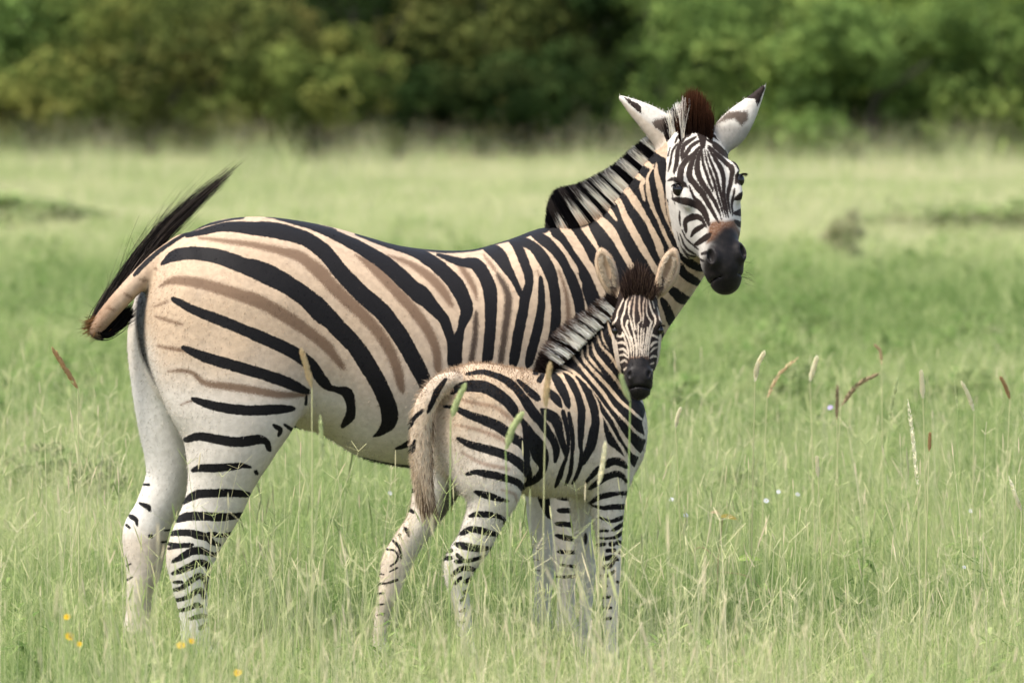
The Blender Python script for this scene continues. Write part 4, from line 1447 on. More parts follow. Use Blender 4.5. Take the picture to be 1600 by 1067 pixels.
# ------------------------------------------------------------------ adult zebra
TAN_A, TAN_F = (0.440, 0.330, 0.226), (0.46, 0.345, 0.232)
zebra = empty('zebra', FA.loc)
tag(zebra, 'large adult zebra with broad black stripes on fawn, standing behind the small foal', 'zebra')
ab = adult_body()
V, F, lab = ab.skin(2.3)
at_ = adult_coat(V, lab, ab.head)
mesh_obj('body', FA(V), F, coat_material('adult_coat', TAN_A, 0.9), zebra, attrs=at_)
N_ = vertex_normals(V, F)

# short coat hair lying backwards and down, so that outlines and stripe edges are hairy
pick = rng.choice(len(V), 36000, replace=False)
pick = pick[np.isin(lab[pick], [TORSO, NH, FH, NECK, TAIL, EAR_A, EAR_B]) & (V[pick, 2] < 960)]
L_ = rng.uniform(2.2, 4.4, (len(pick), 1))
dr = unit_rows(N_[pick] * 0.32 + np.array([-0.55, 0, 0.55]) + rng.normal(0, 0.25, (len(pick), 3)))
ear = np.isin(lab[pick], [EAR_A, EAR_B])
dr[ear] = unit_rows(N_[pick][ear] * 0.6 + np.array([0, 0, -0.8]) + rng.normal(0, 0.2, (ear.sum(), 3))); L_[ear] *= 1.5
P0 = V[pick] - N_[pick] * 0.5
cc = coat_colors(at_, TAN_A)[pick]
hair_obj('coat_hair', np.stack([P0, P0 + dr * L_ * 0.55, P0 + dr * L_ + [0, 0, 0.6]], 1), vary(cc, len(pick), 0.12), rng.uniform(0.7, 1.1, len(pick)), FA, zebra)

# mane
crest = [(858, 374, 70, -8, -26), (876, 362, 72, -24, -46), (897, 352, 74, -34, -58), (920, 345, 76, -42, -56), (945, 334, 80, -47, -50), (968, 320, 84, -48, -46), (988, 303, 86, -44, -42),
         (1006, 283, 86, -42, -36), (1022, 262, 82, -38, -34), (1036, 244, 78, -34, -30), (1048, 228, 72, -28, -30)]
n = 20000
c_, u = crest_points(crest, n)
lenf = rng.uniform(0.74, 1.0, (n, 1))
root = np.stack([c_[:, 0] + rng.normal(0, 1, n) + 4, c_[:, 2] + rng.normal(0, 4.5, n), c_[:, 1] + rng.normal(0, 1, n) + 4], 1)
tipv = np.stack([c_[:, 3], rng.normal(0, 5, n), c_[:, 4]], 1) * lenf + rng.normal(0, 1.3, (n, 3))
mid = root + tipv * 0.5 + rng.normal(0, 0.5, (n, 3)); tip = root + tipv
s = root + tipv * 0.32
edge = sdf_strokes(s[:, 0], s[:, 2], A_NECKPALE)[0] + rng.normal(0, 0.6, n)
pale = edge < 0.9
cc = np.where(pale[:, None], vary(WHITEH, n, 0.06), vary(BLACKH, n, 0.3))
cc3 = np.repeat(cc[:, None], 6, 1)
tq_ = np.linspace(0, 1, 6)[None, :, None]
# the oldest part over the withers is tipped black, higher up only the very ends are dusky
cutoff = np.interp(c_[:, 0], [858, 900, 950, 1040], [0.35, 0.55, 0.8, 0.95])[:, None, None] + rng.normal(0, 0.1, (n, 1, 1))
cc3 = np.where((tq_ > cutoff) & pale[:, None, None], np.array([0.05, 0.04, 0.036]), cc3)
tanroot = np.clip(1 - tq_ / (0.4 + rng.normal(0, 0.08, (n, 1, 1))), 0, 1) * pale[:, None, None]
cc3 = cc3 + tanroot * (np.array([0.62, 0.47, 0.33]) - cc3)
hair_obj('mane', bez(np.stack([root, mid, tip], 1)), cc3, rng.uniform(1.0, 1.6, n), FA, zebra)

# upright tuft between the ears
n = 5200
x = rng.uniform(1062, 1113, n)
hgt = np.interp(x, [1062, 1070, 1080, 1094, 1104, 1113], [50, 66, 78, 70, 58, 40]) * np.sqrt(rng.uniform(0.55, 1.0, n))
root = np.stack([x, rng.uniform(14, 62, n), 222 - 5 * np.sin((x - 1062) / 51 * 3.14) + rng.uniform(-4, 6, n)], 1)
tip = root + np.stack([(1086 - x) * 0.16 + rng.normal(0, 5, n), rng.normal(4, 6, n), -hgt * rng.uniform(0.9, 1.08, n)], 1)
mid = (root + tip) / 2 + np.stack([(x - 1088) * 0.12, rng.normal(0, 2, n), np.zeros(n)], 1)
dark = np.array([0.016, 0.009, 0.007]); rust_ = np.array([0.085, 0.034, 0.017])
tt = np.linspace(0, 1, 6)[None, :, None] ** 1.5 * np.clip(hgt / 70, 0, 1)[:, None, None]
cc3 = (dark + (rust_ - dark) * tt) * (1 + rng.normal(0, 0.2, (n, 1, 1)))
wl_ = (x < 1071) & (np.abs(x - 1068) < 2.2)
cc3[wl_] = WHITEH
hair_obj('forelock', bez(np.stack([root, mid, tip], 1)), np.clip(cc3, 0.002, 1), rng.uniform(1.0, 1.6, n), FA, zebra)
n = 2600
x = rng.uniform(1045, 1068, n)
root = np.stack([x, rng.uniform(40, 66, n), np.interp(x, [1036, 1068], [236, 216]) + rng.uniform(-2, 8, n)], 1)
hgt = np.interp(x, [1036, 1050, 1068], [34, 48, 58]) * rng.uniform(0.6, 1.0, n)
tip = root + np.stack([rng.normal(-7, 2.5, n), rng.normal(6, 4, n), -hgt], 1)
band = (np.abs(x - 1054.5) < 4.0) | (np.abs(x - 1066) < 2.6)
cc = np.where(band[:, None], vary(WHITEH, n, 0.08), vary((0.03, 0.022, 0.02), n, 0.3))
hair_obj('mane', bez(np.stack([root, (root + tip) / 2 + [1.5, 0, 0], tip], 1)), cc, rng.uniform(1.0, 1.5, n), FA, zebra)

# tail hair, swung up behind the rump
tail_c = np.array([(250, 408, -100), (226, 432, -106), (200, 460, -110), (178, 484, -113), (162, 504, -114), (158, 513, -112)], float)
n = 2300
u = np.clip(rng.beta(2.0, 1.2, n), 0.02, 1) * 5
k0 = np.minimum(u.astype(int), 4); f = (u - k0)[:, None]
st = tail_c[k0] * (1 - f) + tail_c[k0 + 1] * f                     # x, y, depth
P0 = np.stack([st[:, 0] - 7 + rng.normal(0, 3, n), st[:, 2] + 8 + rng.normal(0, 3, n), st[:, 1] - 6 + rng.normal(0, 3, n)], 1)
P3 = np.stack([rng.normal(360, 14, n), rng.normal(-45, 8, n), np.zeros(n)], 1); P3[:, 2] = 285 - (P3[:, 0] - 350) * 1.05 + rng.normal(0, 5, n)
P1 = P0 + np.stack([rng.normal(12, 5, n), np.full(n, 12.0), rng.normal(-26, 7, n)], 1)
P2 = np.stack([rng.normal(248, 13, n), rng.normal(-72, 7, n), rng.normal(354, 13, n)], 1)
full = bez(np.stack([P0, P1, P2, P3], 1), 14)
cut = np.clip(rng.beta(2.2, 1.1, n), 0.2, 1)
tq = np.linspace(0, 1, 9)
idx = cut[:, None] * tq[None] * 13; a = np.minimum(idx.astype(int), 12); fr_ = (idx - a)[..., None]
path = np.take_along_axis(full, a[..., None], 1) * (1 - fr_) + np.take_along_axis(full, a[..., None] + 1, 1) * fr_
loose = rng.random(n) < 0.06
path[loose] += (np.linspace(0, 1, 9) ** 2)[None, :, None] * rng.normal(0, 12, (loose.sum(), 1, 3)) + (np.linspace(0, 1, 9) ** 2)[None, :, None] * np.array([-12, 0, -6])
cc = np.where((rng.random(n) < 0.25)[:, None], vary((0.10, 0.08, 0.065), n, 0.3), vary((0.022, 0.019, 0.018), n, 0.4))
hair_obj('tail_hair', path, cc, rng.uniform(0.7, 1.15, n), FA, zebra)
n = 900                                                             # the end folded under the tail
P0 = np.stack([rng.normal(160, 3, n), rng.normal(-112, 4, n), rng.normal(514, 3, n)], 1)
P1 = P0 + np.stack([rng.normal(14, 3, n), rng.normal(2, 2, n), rng.normal(12, 3, n)], 1)
P3 = np.stack([rng.normal(206, 6, n), rng.normal(-100, 4, n), rng.normal(484, 7, n)], 1)
hair_obj('tail_hair', bez(np.stack([P0, P1, P3], 1)), vary((0.010, 0.009, 0.009), n, 0.3), rng.uniform(1.2, 1.8, n), FA, zebra)
n = 420                                                             # brown fringe on the outer bend
P0 = np.stack([rng.normal(160, 6, n), rng.normal(-112, 5, n), rng.normal(503, 7, n)], 1)
P3 = P0 + np.stack([rng.normal(-13, 5, n), rng.normal(0, 4, n), rng.normal(3, 6, n)], 1)
hair_obj('tail_hair', bez(np.stack([P0, (P0 + P3) / 2 + [0, 0, 2], P3], 1)), vary((0.16, 0.085, 0.035), n, 0.4), rng.uniform(0.8, 1.3, n), FA, zebra)

h = ab.head
for sgn in (-1, 1):
    lash = []
    eye_obj(h.pt(79, -18.5, 49.5 * sgn), np.array([10.5, 10.5, 9.5]), h.M, FA, zebra)
    for k in range(60):
        w = rng.uniform(-1, 1)
        p0 = h.pt(71 + 3 * w * w, -13 + 7 * w, (50 + 6.5 * (1 - abs(w))) * sgn)
        lash.append([p0, p0 + 5 * h.n + 3 * sgn * h.l, p0 + 6 * h.n + 8 * sgn * h.l + h.a * rng.uniform(2, 6)])
    hair_obj('eyelashes', bez(np.array(lash)), np.tile([0.008, 0.006, 0.005], (len(lash), 1)), np.full(len(lash), 0.9), FA, zebra)
for sgn in (-1, 1):
    wh = []
    for k in range(23):
        p0 = h.pt(rng.uniform(205, 240), rng.uniform(-50, -8), sgn * rng.uniform(18, 33))
        d = unit(p0 - h.pt(215, -50, 0)) + rng.normal(0, 0.3, 3)
        wh.append([p0, p0 + d * 8, p0 + d * rng.uniform(14, 26) + [0, 0, 4]])
    hair_obj('whiskers', bez(np.array(wh)), np.tile([0.03, 0.025, 0.02], (len(wh), 1)), np.full(len(wh), 0.45), FA, zebra)

# ------------------------------------------------------------------ foal
foal = empty('zebra_foal', FF_.loc)
tag(foal, 'small fluffy zebra foal with narrow stripes and black muzzle, standing in front of the adult', 'zebra foal')
fb = foal_body()
V, F, lab = fb.skin(1.9)
at_ = foal_coat(V, lab, fb.head)
mesh_obj('body', FF_(V), F, coat_material('foal_coat', TAN_F, 0.7), foal, attrs=at_)
N_ = vertex_normals(V, F)
pick = rng.choice(len(V), min(len(V), 46000), replace=False)
pick = pick[(lab[pick] != HEAD) & (V[pick, 2] < 1000)]
top = sstep(V[pick, 2] - 0.0 * V[pick, 0], 640, 585) * sstep(V[pick, 0], 860, 820)
tl = lab[pick] == TAIL; er = np.isin(lab[pick], [EAR_A, EAR_B])
L_ = (rng.uniform(2.8, 5, len(pick)) + 5 * top * rng.random(len(pick)) + 5 * tl * rng.random(len(pick)))[:, None]
dr = N_[pick] * np.where(top > 0.3, 0.9, 0.5)[:, None] + np.array([-0.45, 0, 0.55]) * np.where(top > 0.3, 0.5, 1)[:, None] + rng.normal(0, 0.2, (len(pick), 3))
dr[er] = N_[pick][er] * 0.5 + np.array([0, 0, -0.7]) + rng.normal(0, 0.25, (er.sum(), 3))
dr = unit_rows(dr)
P0 = V[pick] - N_[pick] * 0.6
cc = coat_colors(at_, TAN_F)[pick]
br = (top > 0.4) & (rng.random(len(pick)) < 0.5)
cc[br] = cc[br] * 0.4 + 0.6 * np.array([0.15, 0.09, 0.05])
hair_obj('coat_hair', np.stack([P0, P0 + dr * L_ * 0.55, P0 + dr * L_ + np.array([0, 0, 1.0])], 1), vary(cc, len(pick), 0.16), rng.uniform(0.6, 1.0, len(pick)), FF_, foal)

crest = [(836, 592, 0, -8, -9), (852, 576, 6, -20, -15), (872, 560, 12, -32, -20), (892, 543, 18, -35, -24), (910, 526, 22, -34, -25), (926, 511, 24, -31, -22), (941, 497, 24, -26, -20), (953, 484, 22, -24, -20), (962, 472, 20, -14, -18)]
n = 13000
c_, u = crest_points(crest, n)
lenf = rng.uniform(0.5, 1.0, (n, 1))
root = np.stack([c_[:, 0] + rng.normal(0, 2, n) + 6, c_[:, 2] + rng.normal(-4, 6, n), c_[:, 1] + rng.normal(0, 2, n) + 5], 1)
tipv = np.stack([c_[:, 3], rng.normal(-3, 6, n), c_[:, 4]], 1) * lenf + rng.normal(0, 1.8, (n, 3))
tip = root + tipv; mid = root + tipv * 0.5 + np.array([0, 0, -2.5]) + rng.normal(0, 1.2, (n, 3))
F_MANE = strokes(820, 460, 5.335, """
130 520 20 240 515 30 300 590 30
190 445 40 300 480 55 440 550 40
330 395 40 420 420 55 500 480 40
350 340 40 450 380 55 545 440 34
430 285 40 510 320 60 595 380 34
520 235 40 580 260 60 650 315 34
560 145 40 620 180 65 700 230 34
640 75 40 690 110 60 730 160 34
""")
sm = root + tipv * 0.3
pale = sdf_strokes(sm[:, 0], sm[:, 2], F_MANE)[0] + rng.normal(0, 0.9, n) < 0.9
cc = np.where(pale[:, None], vary((0.93, 0.88, 0.80), n, 0.05), vary((0.020, 0.014, 0.012), n, 0.35))
cc3 = np.repeat(cc[:, None], 6, 1)
td = (np.linspace(0, 1, 6)[None, :, None] > 0.72 + rng.normal(0, 0.12, (n, 1, 1))) & pale[:, None, None]
cc3 = np.where(td, np.array([0.11, 0.072, 0.052]), cc3)
hair_obj('mane', bez(np.stack([root, mid, tip], 1)), cc3, rng.uniform(0.9, 1.4, n), FF_, foal)

n = 3600                                                            # woolly forelock
x = rng.uniform(976, 1020, n)
root = np.stack([x, rng.uniform(-14, 30, n), 460 + 8 * ((x - 997) / 25) ** 2 + rng.uniform(-6, 4, n)], 1)
hgt = np.interp(x, [972, 984, 996, 1008, 1022], [16, 38, 50, 41, 18]) * rng.uniform(0.3, 1.0, n)
tip = root + np.stack([(x - 997) * 0.18 + rng.normal(0, 5, n), rng.normal(0, 6, n), -hgt], 1)
mid = (root + tip) / 2 + rng.normal(0, 2.5, (n, 3))
cc = np.where((rng.random(n) < 0.35)[:, None], vary((0.10, 0.065, 0.045), n, 0.3), vary((0.030, 0.019, 0.016), n, 0.35))
hair_obj('forelock', bez(np.stack([root, mid, tip], 1)), cc, rng.uniform(0.8, 1.3, n), FF_, foal)
n = 1600                                                            # pale fluff inside the ears
sd = rng.choice([0, 1], n)
tt = rng.uniform(0.05, 0.85, n); side = rng.choice([-1, 1], n) * rng.uniform(0.75, 1.05, n)
ax = np.where(sd == 0, 957 + (942 - 957) * tt, 1034 + (1051 - 1034) * tt); hw = np.interp(tt, [0, .3, .6, .85, 1], [6, 11.5, 12, 9, 3])
root = np.stack([ax + side * hw, 10 + rng.normal(0, 2, n), 452 - 56 * tt], 1)
tip = root + np.stack([-side * rng.uniform(3, 8, n), rng.normal(-3, 2, n), -rng.uniform(1, 7, n)], 1)
hair_obj('ear_fluff', bez(np.stack([root, (root + tip) / 2 + [0, -2, 0], tip], 1)), vary((0.55, 0.47, 0.36), n, 0.15), rng.uniform(0.7, 1.1, n), FF_, foal)

n = 3600                                                            # bushy tail
tc = np.array([(690, 598, -128), (670, 622, -136), (661, 660, -138), (660, 710, -136), (664, 752, -134), (670, 782, -132)], float)
u = rng.uniform(0.1, 5, n); k0 = np.minimum(u.astype(int), 4); f = (u - k0)[:, None]
st = tc[k0] * (1 - f) + tc[k0 + 1] * f
off = rng.normal(0, 1, (n, 2)); off /= np.maximum(np.hypot(off[:, 0], off[:, 1]), 1e-6)[:, None]
rad = np.interp(u, [0, 1, 3, 5], [7, 9, 8, 4])
P0 = np.stack([st[:, 0] + off[:, 0] * rad, st[:, 2] + 6 + off[:, 1] * rad * 0.8, st[:, 1]], 1)
ln = rng.uniform(14, 38, n)
dirx = np.interp(u, [0, 0.8, 1.6, 5], [-0.8, -0.55, -0.05, 0.16])
P2 = P0 + np.stack([dirx * ln + off[:, 0] * 8, off[:, 1] * 4, ln * np.interp(u, [0, 0.8, 1.6, 5], [0.7, 0.9, 1, 1])], 1) + rng.normal(0, 2, (n, 3))
P1 = (P0 + P2) / 2 + np.stack([off[:, 0] * 4, off[:, 1] * 3, np.zeros(n)], 1)
core = np.abs(P0[:, 0] - st[:, 0] - 3) < 6
dk = rng.random(n) < np.where(core, 0.5, 0.08)
cc = np.where(dk[:, None], vary((0.09, 0.055, 0.035), n, 0.4), vary((0.54, 0.44, 0.32), n, 0.18))
hair_obj('tail_hair', bez(np.stack([P0, P1, P2], 1)), cc, rng.uniform(0.8, 1.3, n), FF_, foal)
h = fb.head
for sgn in (-1, 1):
    lash = []
    eye_obj(h.pt(74, -18, 34.5 * sgn), np.array([6.8, 6.4, 6.2]), h.M, FF_, foal)
    for k in range(40):
        w = rng.uniform(-1, 1)
        p0 = h.pt(68 + 2 * w * w, -13 + 5 * w, (35 + 4 * (1 - abs(w))) * sgn)
        lash.append([p0, p0 + 3 * h.n + 2 * sgn * h.l, p0 + 4 * h.n + 5 * sgn * h.l + h.a * rng.uniform(1, 4)])
    hair_obj('eyelashes', bez(np.array(lash)), np.tile([0.008, 0.006, 0.005], (len(lash), 1)), np.full(len(lash), 0.7), FF_, foal)
n = 2600                                                            # downy fur of the face, lying towards the nose
hv = np.nonzero(lab == HEAD)[0]; pk = rng.choice(hv, min(n, len(hv)), replace=False); n = len(pk)
L_ = rng.uniform(2, 3.6, (n, 1)); P0 = V[pk] - 0.3 * N_[pk]
dr = unit_rows(N_[pk] * 0.45 + np.array([0, -0.2, 0.8]) + rng.normal(0, 0.2, (n, 3)))
hair_obj('coat_hair', np.stack([P0, P0 + dr * L_ * .5, P0 + dr * L_], 1), vary(coat_colors(at_, TAN_F)[pk], n, 0.15), rng.uniform(0.5, 0.8, n), FF_, foal)

# ------------------------------------------------------------------ single plants one can point at
def plain(name, colr, transl=0.3):
    t = NT(name)
    c = t.mix(t.noise(60, 3, t.coord()), tuple(0.75 * x for x in colr), colr)
    d = t.n.new('ShaderNodeBsdfDiffuse'); tr = t.n.new('ShaderNodeBsdfTranslucent'); m = t.n.new('ShaderNodeMixShader'); m.inputs[0].default_value = transl
    t.l.new(c, d.inputs[0]); t.l.new(c, tr.inputs[0]); t.l.new(d.outputs[0], m.inputs[1]); t.l.new(tr.outputs[0], m.inputs[2]); t.l.new(m.outputs[0], t.out.inputs['Surface'])
    return t.mat


SEED = {k: plain(k + '_seed_head', c) for k, c in dict(pale=(0.95, 0.90, 0.66), tan=(0.72, 0.57, 0.34), brown=(0.40, 0.31, 0.19), rust=(0.55, 0.36, 0.18), green=(0.62, 0.68, 0.36)).items()}
STEM = plain('dry_stem', (0.62, 0.62, 0.34)); GSTEM = plain('green_stem', (0.40, 0.52, 0.20))


def stalk(Y, pts, kind, width, label):
    """a grass stalk with one spike; pts = picture points of the spike from its foot to its tip"""
    P = [at(x, y, Y) for x, y in pts]
    gz = 0.0
    d = (P[1] - P[0])
    base = Vector((P[0].x - 0.05 * d.x - random.uniform(-0.03, 0.03) - 0.15 * (pts[-1][0] - pts[0][0]) * Y / FPX, Y + random.uniform(-0.02, 0.04), gz))
    root = empty('grass_stalk', base)
    tag(root, label, 'grass stalk', 'single grass stalks with seed heads')
    rel = [p - base for p in P]
    f = rel[0]
    V, F = branch_tube([[(0, 0, -0.02, 0.0024), (f.x * 0.25, f.y, f.z * 0.35, 0.0022), (f.x * 0.62, f.y, f.z * 0.72, 0.0019), (f.x, f.y, f.z, 0.0016)]], 5)
    mesh_obj('stem', V, F, STEM if kind != 'green' else GSTEM, root)
    A_ = catmull(np.array([list(p) for p in rel]), 8)
    # bristly spike: many short awns round the axis
    n = 170; r = np.random.default_rng(int(pts[0][0]))
    t = r.uniform(0, 1, n); idx = t * (len(A_) - 1); i0 = np.minimum(idx.astype(int), len(A_) - 2); fr_ = (idx - i0)[:, None]
    C_ = A_[i0] * (1 - fr_) + A_[i0 + 1] * fr_; T = unit_rows(A_[i0 + 1] - A_[i0])
    o = r.normal(size=(n, 3)); o = unit_rows(o - T * (o * T).sum(1)[:, None])
    w = width * np.interp(t, [0, .12, .8, 1], [.45, 1, .85, .25])[:, None]
    a = C_ + o * w * 0.15; b = C_ + o * w * 0.5 + T * w * 0.9; s = np.cross(T, o) * w * 0.22
    m_ = (a + b) / 2
    V = np.stack([a, m_ - s, b, m_ + s], 1).reshape(-1, 3); F = np.arange(4 * n).reshape(-1, 4)
    mesh_obj('seed_head', V, F, SEED[kind], root, smooth=False)


stalk(20.6, [(1180, 597), (1184, 572), (1195, 549)], 'pale', 0.022, 'tall pale upright stalk nearest the adult muzzle, its head curving right')
stalk(22.5, [(1199, 622), (1218, 585), (1247, 559)], 'tan', 0.018, 'thin tan stalk arching to the right beside the tall pale stalk')
stalk(22.5, [(1266, 597), (1271, 578), (1277, 557)], 'pale', 0.024, 'short pale spike between the arching tan stalk and the brown ones')
stalk(22.5, [(1315, 635), (1340, 602), (1375, 583)], 'brown', 0.022, 'brown stalk bent far over to the right above the violet flower')
stalk(22.0, [(1308, 656), (1309, 601)], 'brown', 0.016, 'dark brown straight stalk standing right of the violet flower')
stalk(23.5, [(1378, 570), (1376, 550), (1367, 538)], 'tan', 0.016, 'faint tan stalk hooked to the left above the bent brown one')
stalk(22.5, [(1390, 657), (1396, 622), (1403, 590)], 'green', 0.020, 'greenish leaning spike right of the bent brown stalk')
stalk(21.5, [(1443, 624), (1440, 579)], 'pale', 0.022, 'pale upright spike right of the greenish leaning one')
stalk(21.0, [(1497, 640), (1492, 594)], 'green', 0.009, 'very thin green spike just left of the slanting pale spike')
stalk(21.3, [(1523, 644), (1514, 618), (1503, 596)], 'pale', 0.018, 'pale spike slanting to the left near the right edge')
stalk(21.5, [(1579, 624), (1572, 604), (1564, 589)], 'rust', 0.018, 'rust coloured spike slanting to the left near the right edge')
stalk(19.0, [(1435, 760), (1428, 690), (1419, 625)], 'pale', 0.017, 'long narrow pale spike in front of the others at the right')
stalk(19.5, [(1279, 747), (1277, 713)], 'pale', 0.016, 'short pale spike low in the grass below the violet flower')
stalk(21.5, [(1056, 669), (1059, 652), (1064, 637)], 'pale', 0.018, 'pale spike just right of the foal chest')
stalk(19.3, [(1453, 706), (1454, 676)], 'rust', 0.014, 'small rust brown spike low in the grass at the right')
stalk(19.2, [(1578, 745), (1590, 780), (1598, 800)][::-1], 'pale', 0.016, 'long straw coloured spike at the very right edge')
stalk(18.6, [(121, 608), (100, 574), (81, 543)], 'rust', 0.020, 'single red brown stalk slanting left beside the tail of the adult')
stalk(17.2, [(487, 607), (479, 575), (470, 545)], 'tan', 0.022, 'blurred tan stalk in front of the flank fold of the adult')
stalk(16.8, [(505, 720), (502, 690), (500, 650)], 'green', 0.016, 'blurred greenish stalk before the belly line of the adult')
stalk(16.8, [(704, 657), (714, 628), (727, 600)], 'green', 0.022, 'blurred green stalk leaning right across the foal rump')
stalk(16.6, [(790, 705), (800, 672), (817, 644)], 'green', 0.024, 'blurred green stalk leaning right across the foal thigh')
stalk(16.7, [(852, 640), (855, 603), (860, 566)], 'tan', 0.022, 'blurred tan stalk in front of the foal withers')
stalk(16.5, [(985, 628), (976, 606), (970, 585)], 'green', 0.018, 'blurred greenish stalk below the foal muzzle')
stalk(17.0, [(935, 760), (942, 725), (946, 690)], 'pale', 0.018, 'blurred pale stalk before the foal shoulder')

PETAL = {'yellow': plain('yellow_petals', (0.62, 0.42, 0.03)), 'white': plain('white_petals', (0.62, 0.66, 0.70)), 'violet': plain('violet_petals', (0.55, 0.48, 0.80))}
CORE = plain('flower_centre', (0.55, 0.36, 0.05))


def flower(px, row, Y, kind, size, label, group):
    size *= 0.8
    c = at(px, row, Y)
    base = Vector((c.x + random.uniform(-0.04, 0.04), Y + random.uniform(-0.03, 0.03), 0))
    root = empty('wildflower', base); tag(root, label, 'wildflower', group)
    f = c - base
    V, F = branch_tube([[(0, 0, -0.02, 0.0018), (f.x * 0.2, f.y * 0.3, f.z * 0.5, 0.0016), (f.x, f.y, f.z, 0.0013)]], 5)
    mesh_obj('stem', V, F, GSTEM, root)
    tilt = unit([random.uniform(-0.4, 0.4), -0.8, 0.6]); ax = unit(np.cross(tilt, [0.3, 0.2, 1])); ay = np.cross(tilt, ax)
    V, F = [], []
    n = 8
    for k in range(n):                                   # cupped petals round the centre
        a0 = 6.283 * k / n
        for j, (rr, hw, up) in enumerate(((0.15, 0.10, 0.0), (0.6, 0.26, 0.16), (1.0, 0.12, 0.18))):
            d = math.cos(a0) * ax + math.sin(a0) * ay; e = -math.sin(a0) * ax + math.cos(a0) * ay
            for sg in (-1, 1): V.append(np.array(f) + size * (d * rr + e * hw * sg + tilt * up))
        b = 6 * k; F += [[b, b + 1, b + 3, b + 2], [b + 2, b + 3, b + 5, b + 4]]
    mesh_obj('petals', V, F, PETAL[kind], root)
    th, ph = np.meshgrid(np.linspace(0, np.pi, 7), np.linspace(0, 2 * np.pi, 11), indexing='ij')
    s = np.stack([np.sin(th) * np.cos(ph), np.sin(th) * np.sin(ph), np.cos(th)], -1).reshape(-1, 3) * size * 0.25 + np.array(f) + tilt * size * 0.12
    i, j = np.meshgrid(np.arange(6), np.arange(10), indexing='ij')
    mesh_obj('flower_centre', s, np.stack([i * 11 + j, i * 11 + j + 1, (i + 1) * 11 + j + 1, (i + 1) * 11 + j], -1).reshape(-1, 4), CORE, root)


YG, WG = 'yellow wildflowers in the near grass', 'small white wildflowers in the meadow'
flower(103, 965, 16.3, 'yellow', 0.013, 'highest yellow flower in the bottom left corner', YG)
flower(107, 996, 16.3, 'yellow', 0.017, 'wide yellow flower below the highest one at bottom left', YG)
flower(122, 1008, 16.3, 'yellow', 0.011, 'small pale yellow flower, lowest of the bottom left trio', YG)
flower(281, 1010, 16.3, 'yellow', 0.016, 'wide yellow flower below the adult near hind leg', YG)
flower(298, 1003, 16.3, 'yellow', 0.012, 'small yellow flower touching the wide one below the hind leg', YG)
flower(370, 1053, 16.3, 'yellow', 0.015, 'yellow flower at the bottom edge right of the hind legs', YG)
flower(609, 771, 22.5, 'white', 0.011, 'white flower left of the foal far hind leg', WG)
flower(1050, 781, 22.5, 'white', 0.011, 'white flower right of the foal forelegs', WG)
flower(1198, 783, 22.0, 'white', 0.013, 'largest white flower of the three below the violet one', WG)
flower(1217, 769, 22.5, 'white', 0.011, 'middle white flower of the three below the violet one', WG)
flower(1247, 773, 22.3, 'white', 0.011, 'rightmost white flower of the three below the violet one', WG)
flower(1518, 799, 21.8, 'white', 0.010, 'lone white flower near the right edge', WG)
flower(1072, 806, 20.6, 'white', 0.012, 'pale flower low in the grass under the one by the foal', WG)
flower(1508, 887, 20.3, 'white', 0.009, 'small white flower low in the right hand grass', WG)
flower(1298, 637, 24.5, 'violet', 0.014, 'single violet flower left of the dark brown stalk', 'violet wildflowers')

# dry weed with a yellowing leaf
root = empty('dry_weed', at(1130, 815, 21.2) * 1.0); root.location.z = 0
tag(root, 'dead brown weed with one yellowing leaf right of the foal', 'weed')
zt = at(1130, 808, 21.2).z
V, F = branch_tube([[(-0.02, 0, 0, 0.003), (-0.015, 0, zt * 0.6, 0.0026), (0.0, 0, zt, 0.002)], [(-0.015, 0, zt * 0.6, 0.002), (-0.07, 0.01, zt * 0.72, 0.002), (-0.12, 0.0, zt * 0.66, 0.0015)],
                    [(-0.015, 0, zt * 0.5, 0.002), (0.09, 0.01, zt * 0.45, 0.002), (0.16, 0.0, zt * 0.25, 0.0015)]], 5)
mesh_obj('stem', V, F, SEED['brown'], root)
def leaf(name, c, ax, up, L, W, mat, parent):
    t = np.linspace(0, 1, 7); ax, up = unit(ax), unit(up); sd_ = np.cross(ax, up)
    V = []
    for q in t:
        w = W * math.sin(math.pi * (0.08 + 0.9 * q)) ** 0.8
        p = np.array(c) + ax * L * q + up * L * (-0.35 * q * q)
        V += [p - sd_ * w + up * 0.3 * w, p, p + sd_ * w + up * 0.3 * w]
    F = []
    for i in range(6):
        for j in range(2): F.append([3 * i + j, 3 * i + j + 1, 3 * i + j + 4, 3 * i + j + 3])
    return mesh_obj(name, V, F, mat, parent)
leaf('leaf', (-0.01, 0, zt), (1, -0.1, 0.1), (0, -0.6, 0.8), 0.065, 0.013, plain('yellowing_leaf', (0.26, 0.22, 0.06)), root)
leaf('leaf', (-0.01, 0, zt * 1.02), (-0.5, -0.2, 0.3), (0.3, -0.4, 0.8), 0.035, 0.014, SEED['brown'], root)
leaf('leaf', (0.05, 0, zt * 0.6), (1, 0.2, 0.3), (0, -0.5, 0.8), 0.09, 0.02, plain('green_leaf', (0.24, 0.34, 0.09)), root)

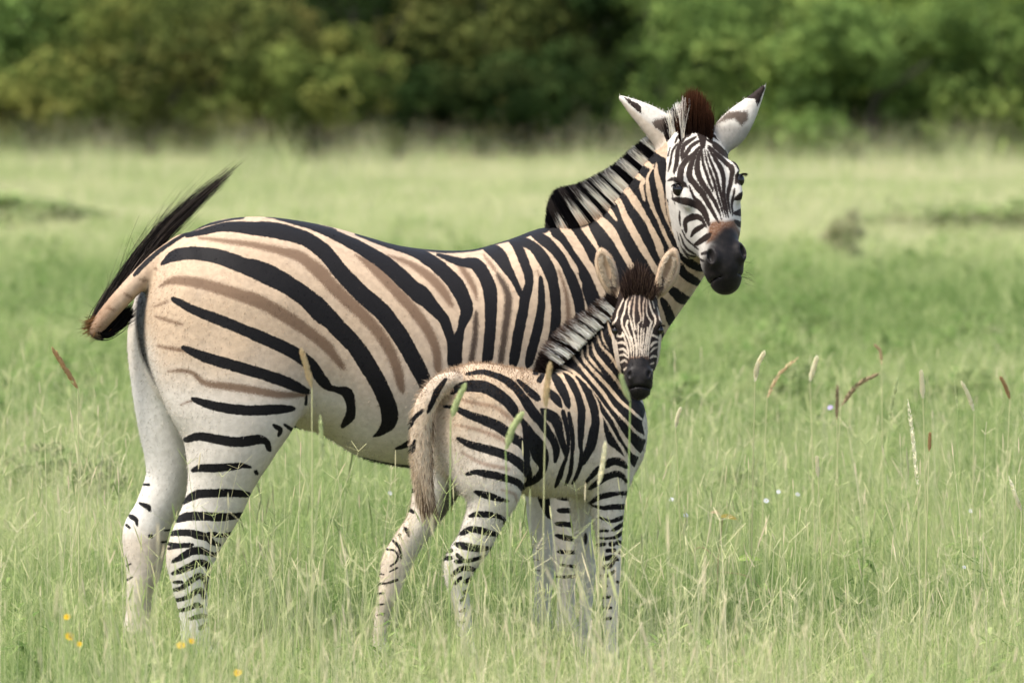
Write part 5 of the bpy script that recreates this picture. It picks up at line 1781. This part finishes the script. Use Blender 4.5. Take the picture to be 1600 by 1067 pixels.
# low leafy plants out in the meadow
LOW = {}
def low_plant(px, row, width, top, kind, label, cat='shrub', name='low_shrub'):
    Y = ground_y(row)
    root = empty(name, ((px - 800) * Y / FPX, Y, float(ground_z(np.array((px - 800) * Y / FPX), np.array(Y)))), random.uniform(0, 6))
    root.scale = (width, width, top); tag(root, label, cat, 'low leafy plants in the meadow')
    if 'm' not in LOW:
        LOW['m'] = crown_mesh(91, 1.0, 1.0, 0.0, 34, 42, 0.055); LOW['t'] = branch_tube([[(0, 0, -0.05, 0.02), (0.05, 0.02, 0.3, 0.015), (0.2, 0.1, 0.7, 0.008)], [(0, 0, 0, 0.018), (-0.08, 0.06, 0.35, 0.013), (-0.22, -0.1, 0.75, 0.007)]], 5)
    cv, cf, cvar = LOW['m']
    if kind in LOW:
        o = bpy.data.objects.new('foliage', LOW[kind]); col.objects.link(o); o.parent = root
        o = bpy.data.objects.new('stem', LOW['s']); col.objects.link(o); o.parent = root
    else:
        LOW[kind] = mesh_obj('foliage', cv, cf, LEAF[kind], root, smooth=False, attrs={'var': cvar}).data
        o = mesh_obj('stem', *LOW['t'], bk.mat, root)
        LOW['s'] = o.data
LEAF['weed'] = leaf_material('weed_leaves', (0.14, 0.20, 0.075), (0.30, 0.38, 0.15), (0.28, 0.29, 0.13))
LEAF['dry'] = leaf_material('dry_leaves', (0.27, 0.28, 0.15), (0.40, 0.41, 0.23), (0.34, 0.31, 0.19))
low_plant(45, 385, 1.5, 0.55, 'weed', 'broad dull green shrub at the left edge of the meadow')
low_plant(1318, 428, 0.42, 0.62, 'dry', 'brownish dry shrub standing in the meadow right of the adult head')
low_plant(1560, 380, 2.2, 0.55, 'weed', 'wide green shrub at the right edge of the meadow')
low_plant(1400, 372, 1.2, 0.4, 'weed', 'small green shrub between the dry one and the right edge')
low_plant(1225, 655, 0.42, 0.30, 'weed', 'dark green leafy weed behind the tall pale stalk')
low_plant(60, 800, 0.34, 0.30, 'weed', 'green weed low in the grass left of the hind legs', 'weed', 'leafy_weed')
low_plant(150, 815, 0.26, 0.28, 'weed', 'green weed touching the far hind leg of the adult on its left', 'weed', 'leafy_weed')
low_plant(1160, 800, 0.26, 0.22, 'weed', 'blue green weed left of the three white flowers', 'weed', 'leafy_weed')
low_plant(1500, 655, 0.45, 0.28, 'weed', 'green weed behind the slanting pale spike at the right', 'weed', 'leafy_weed')
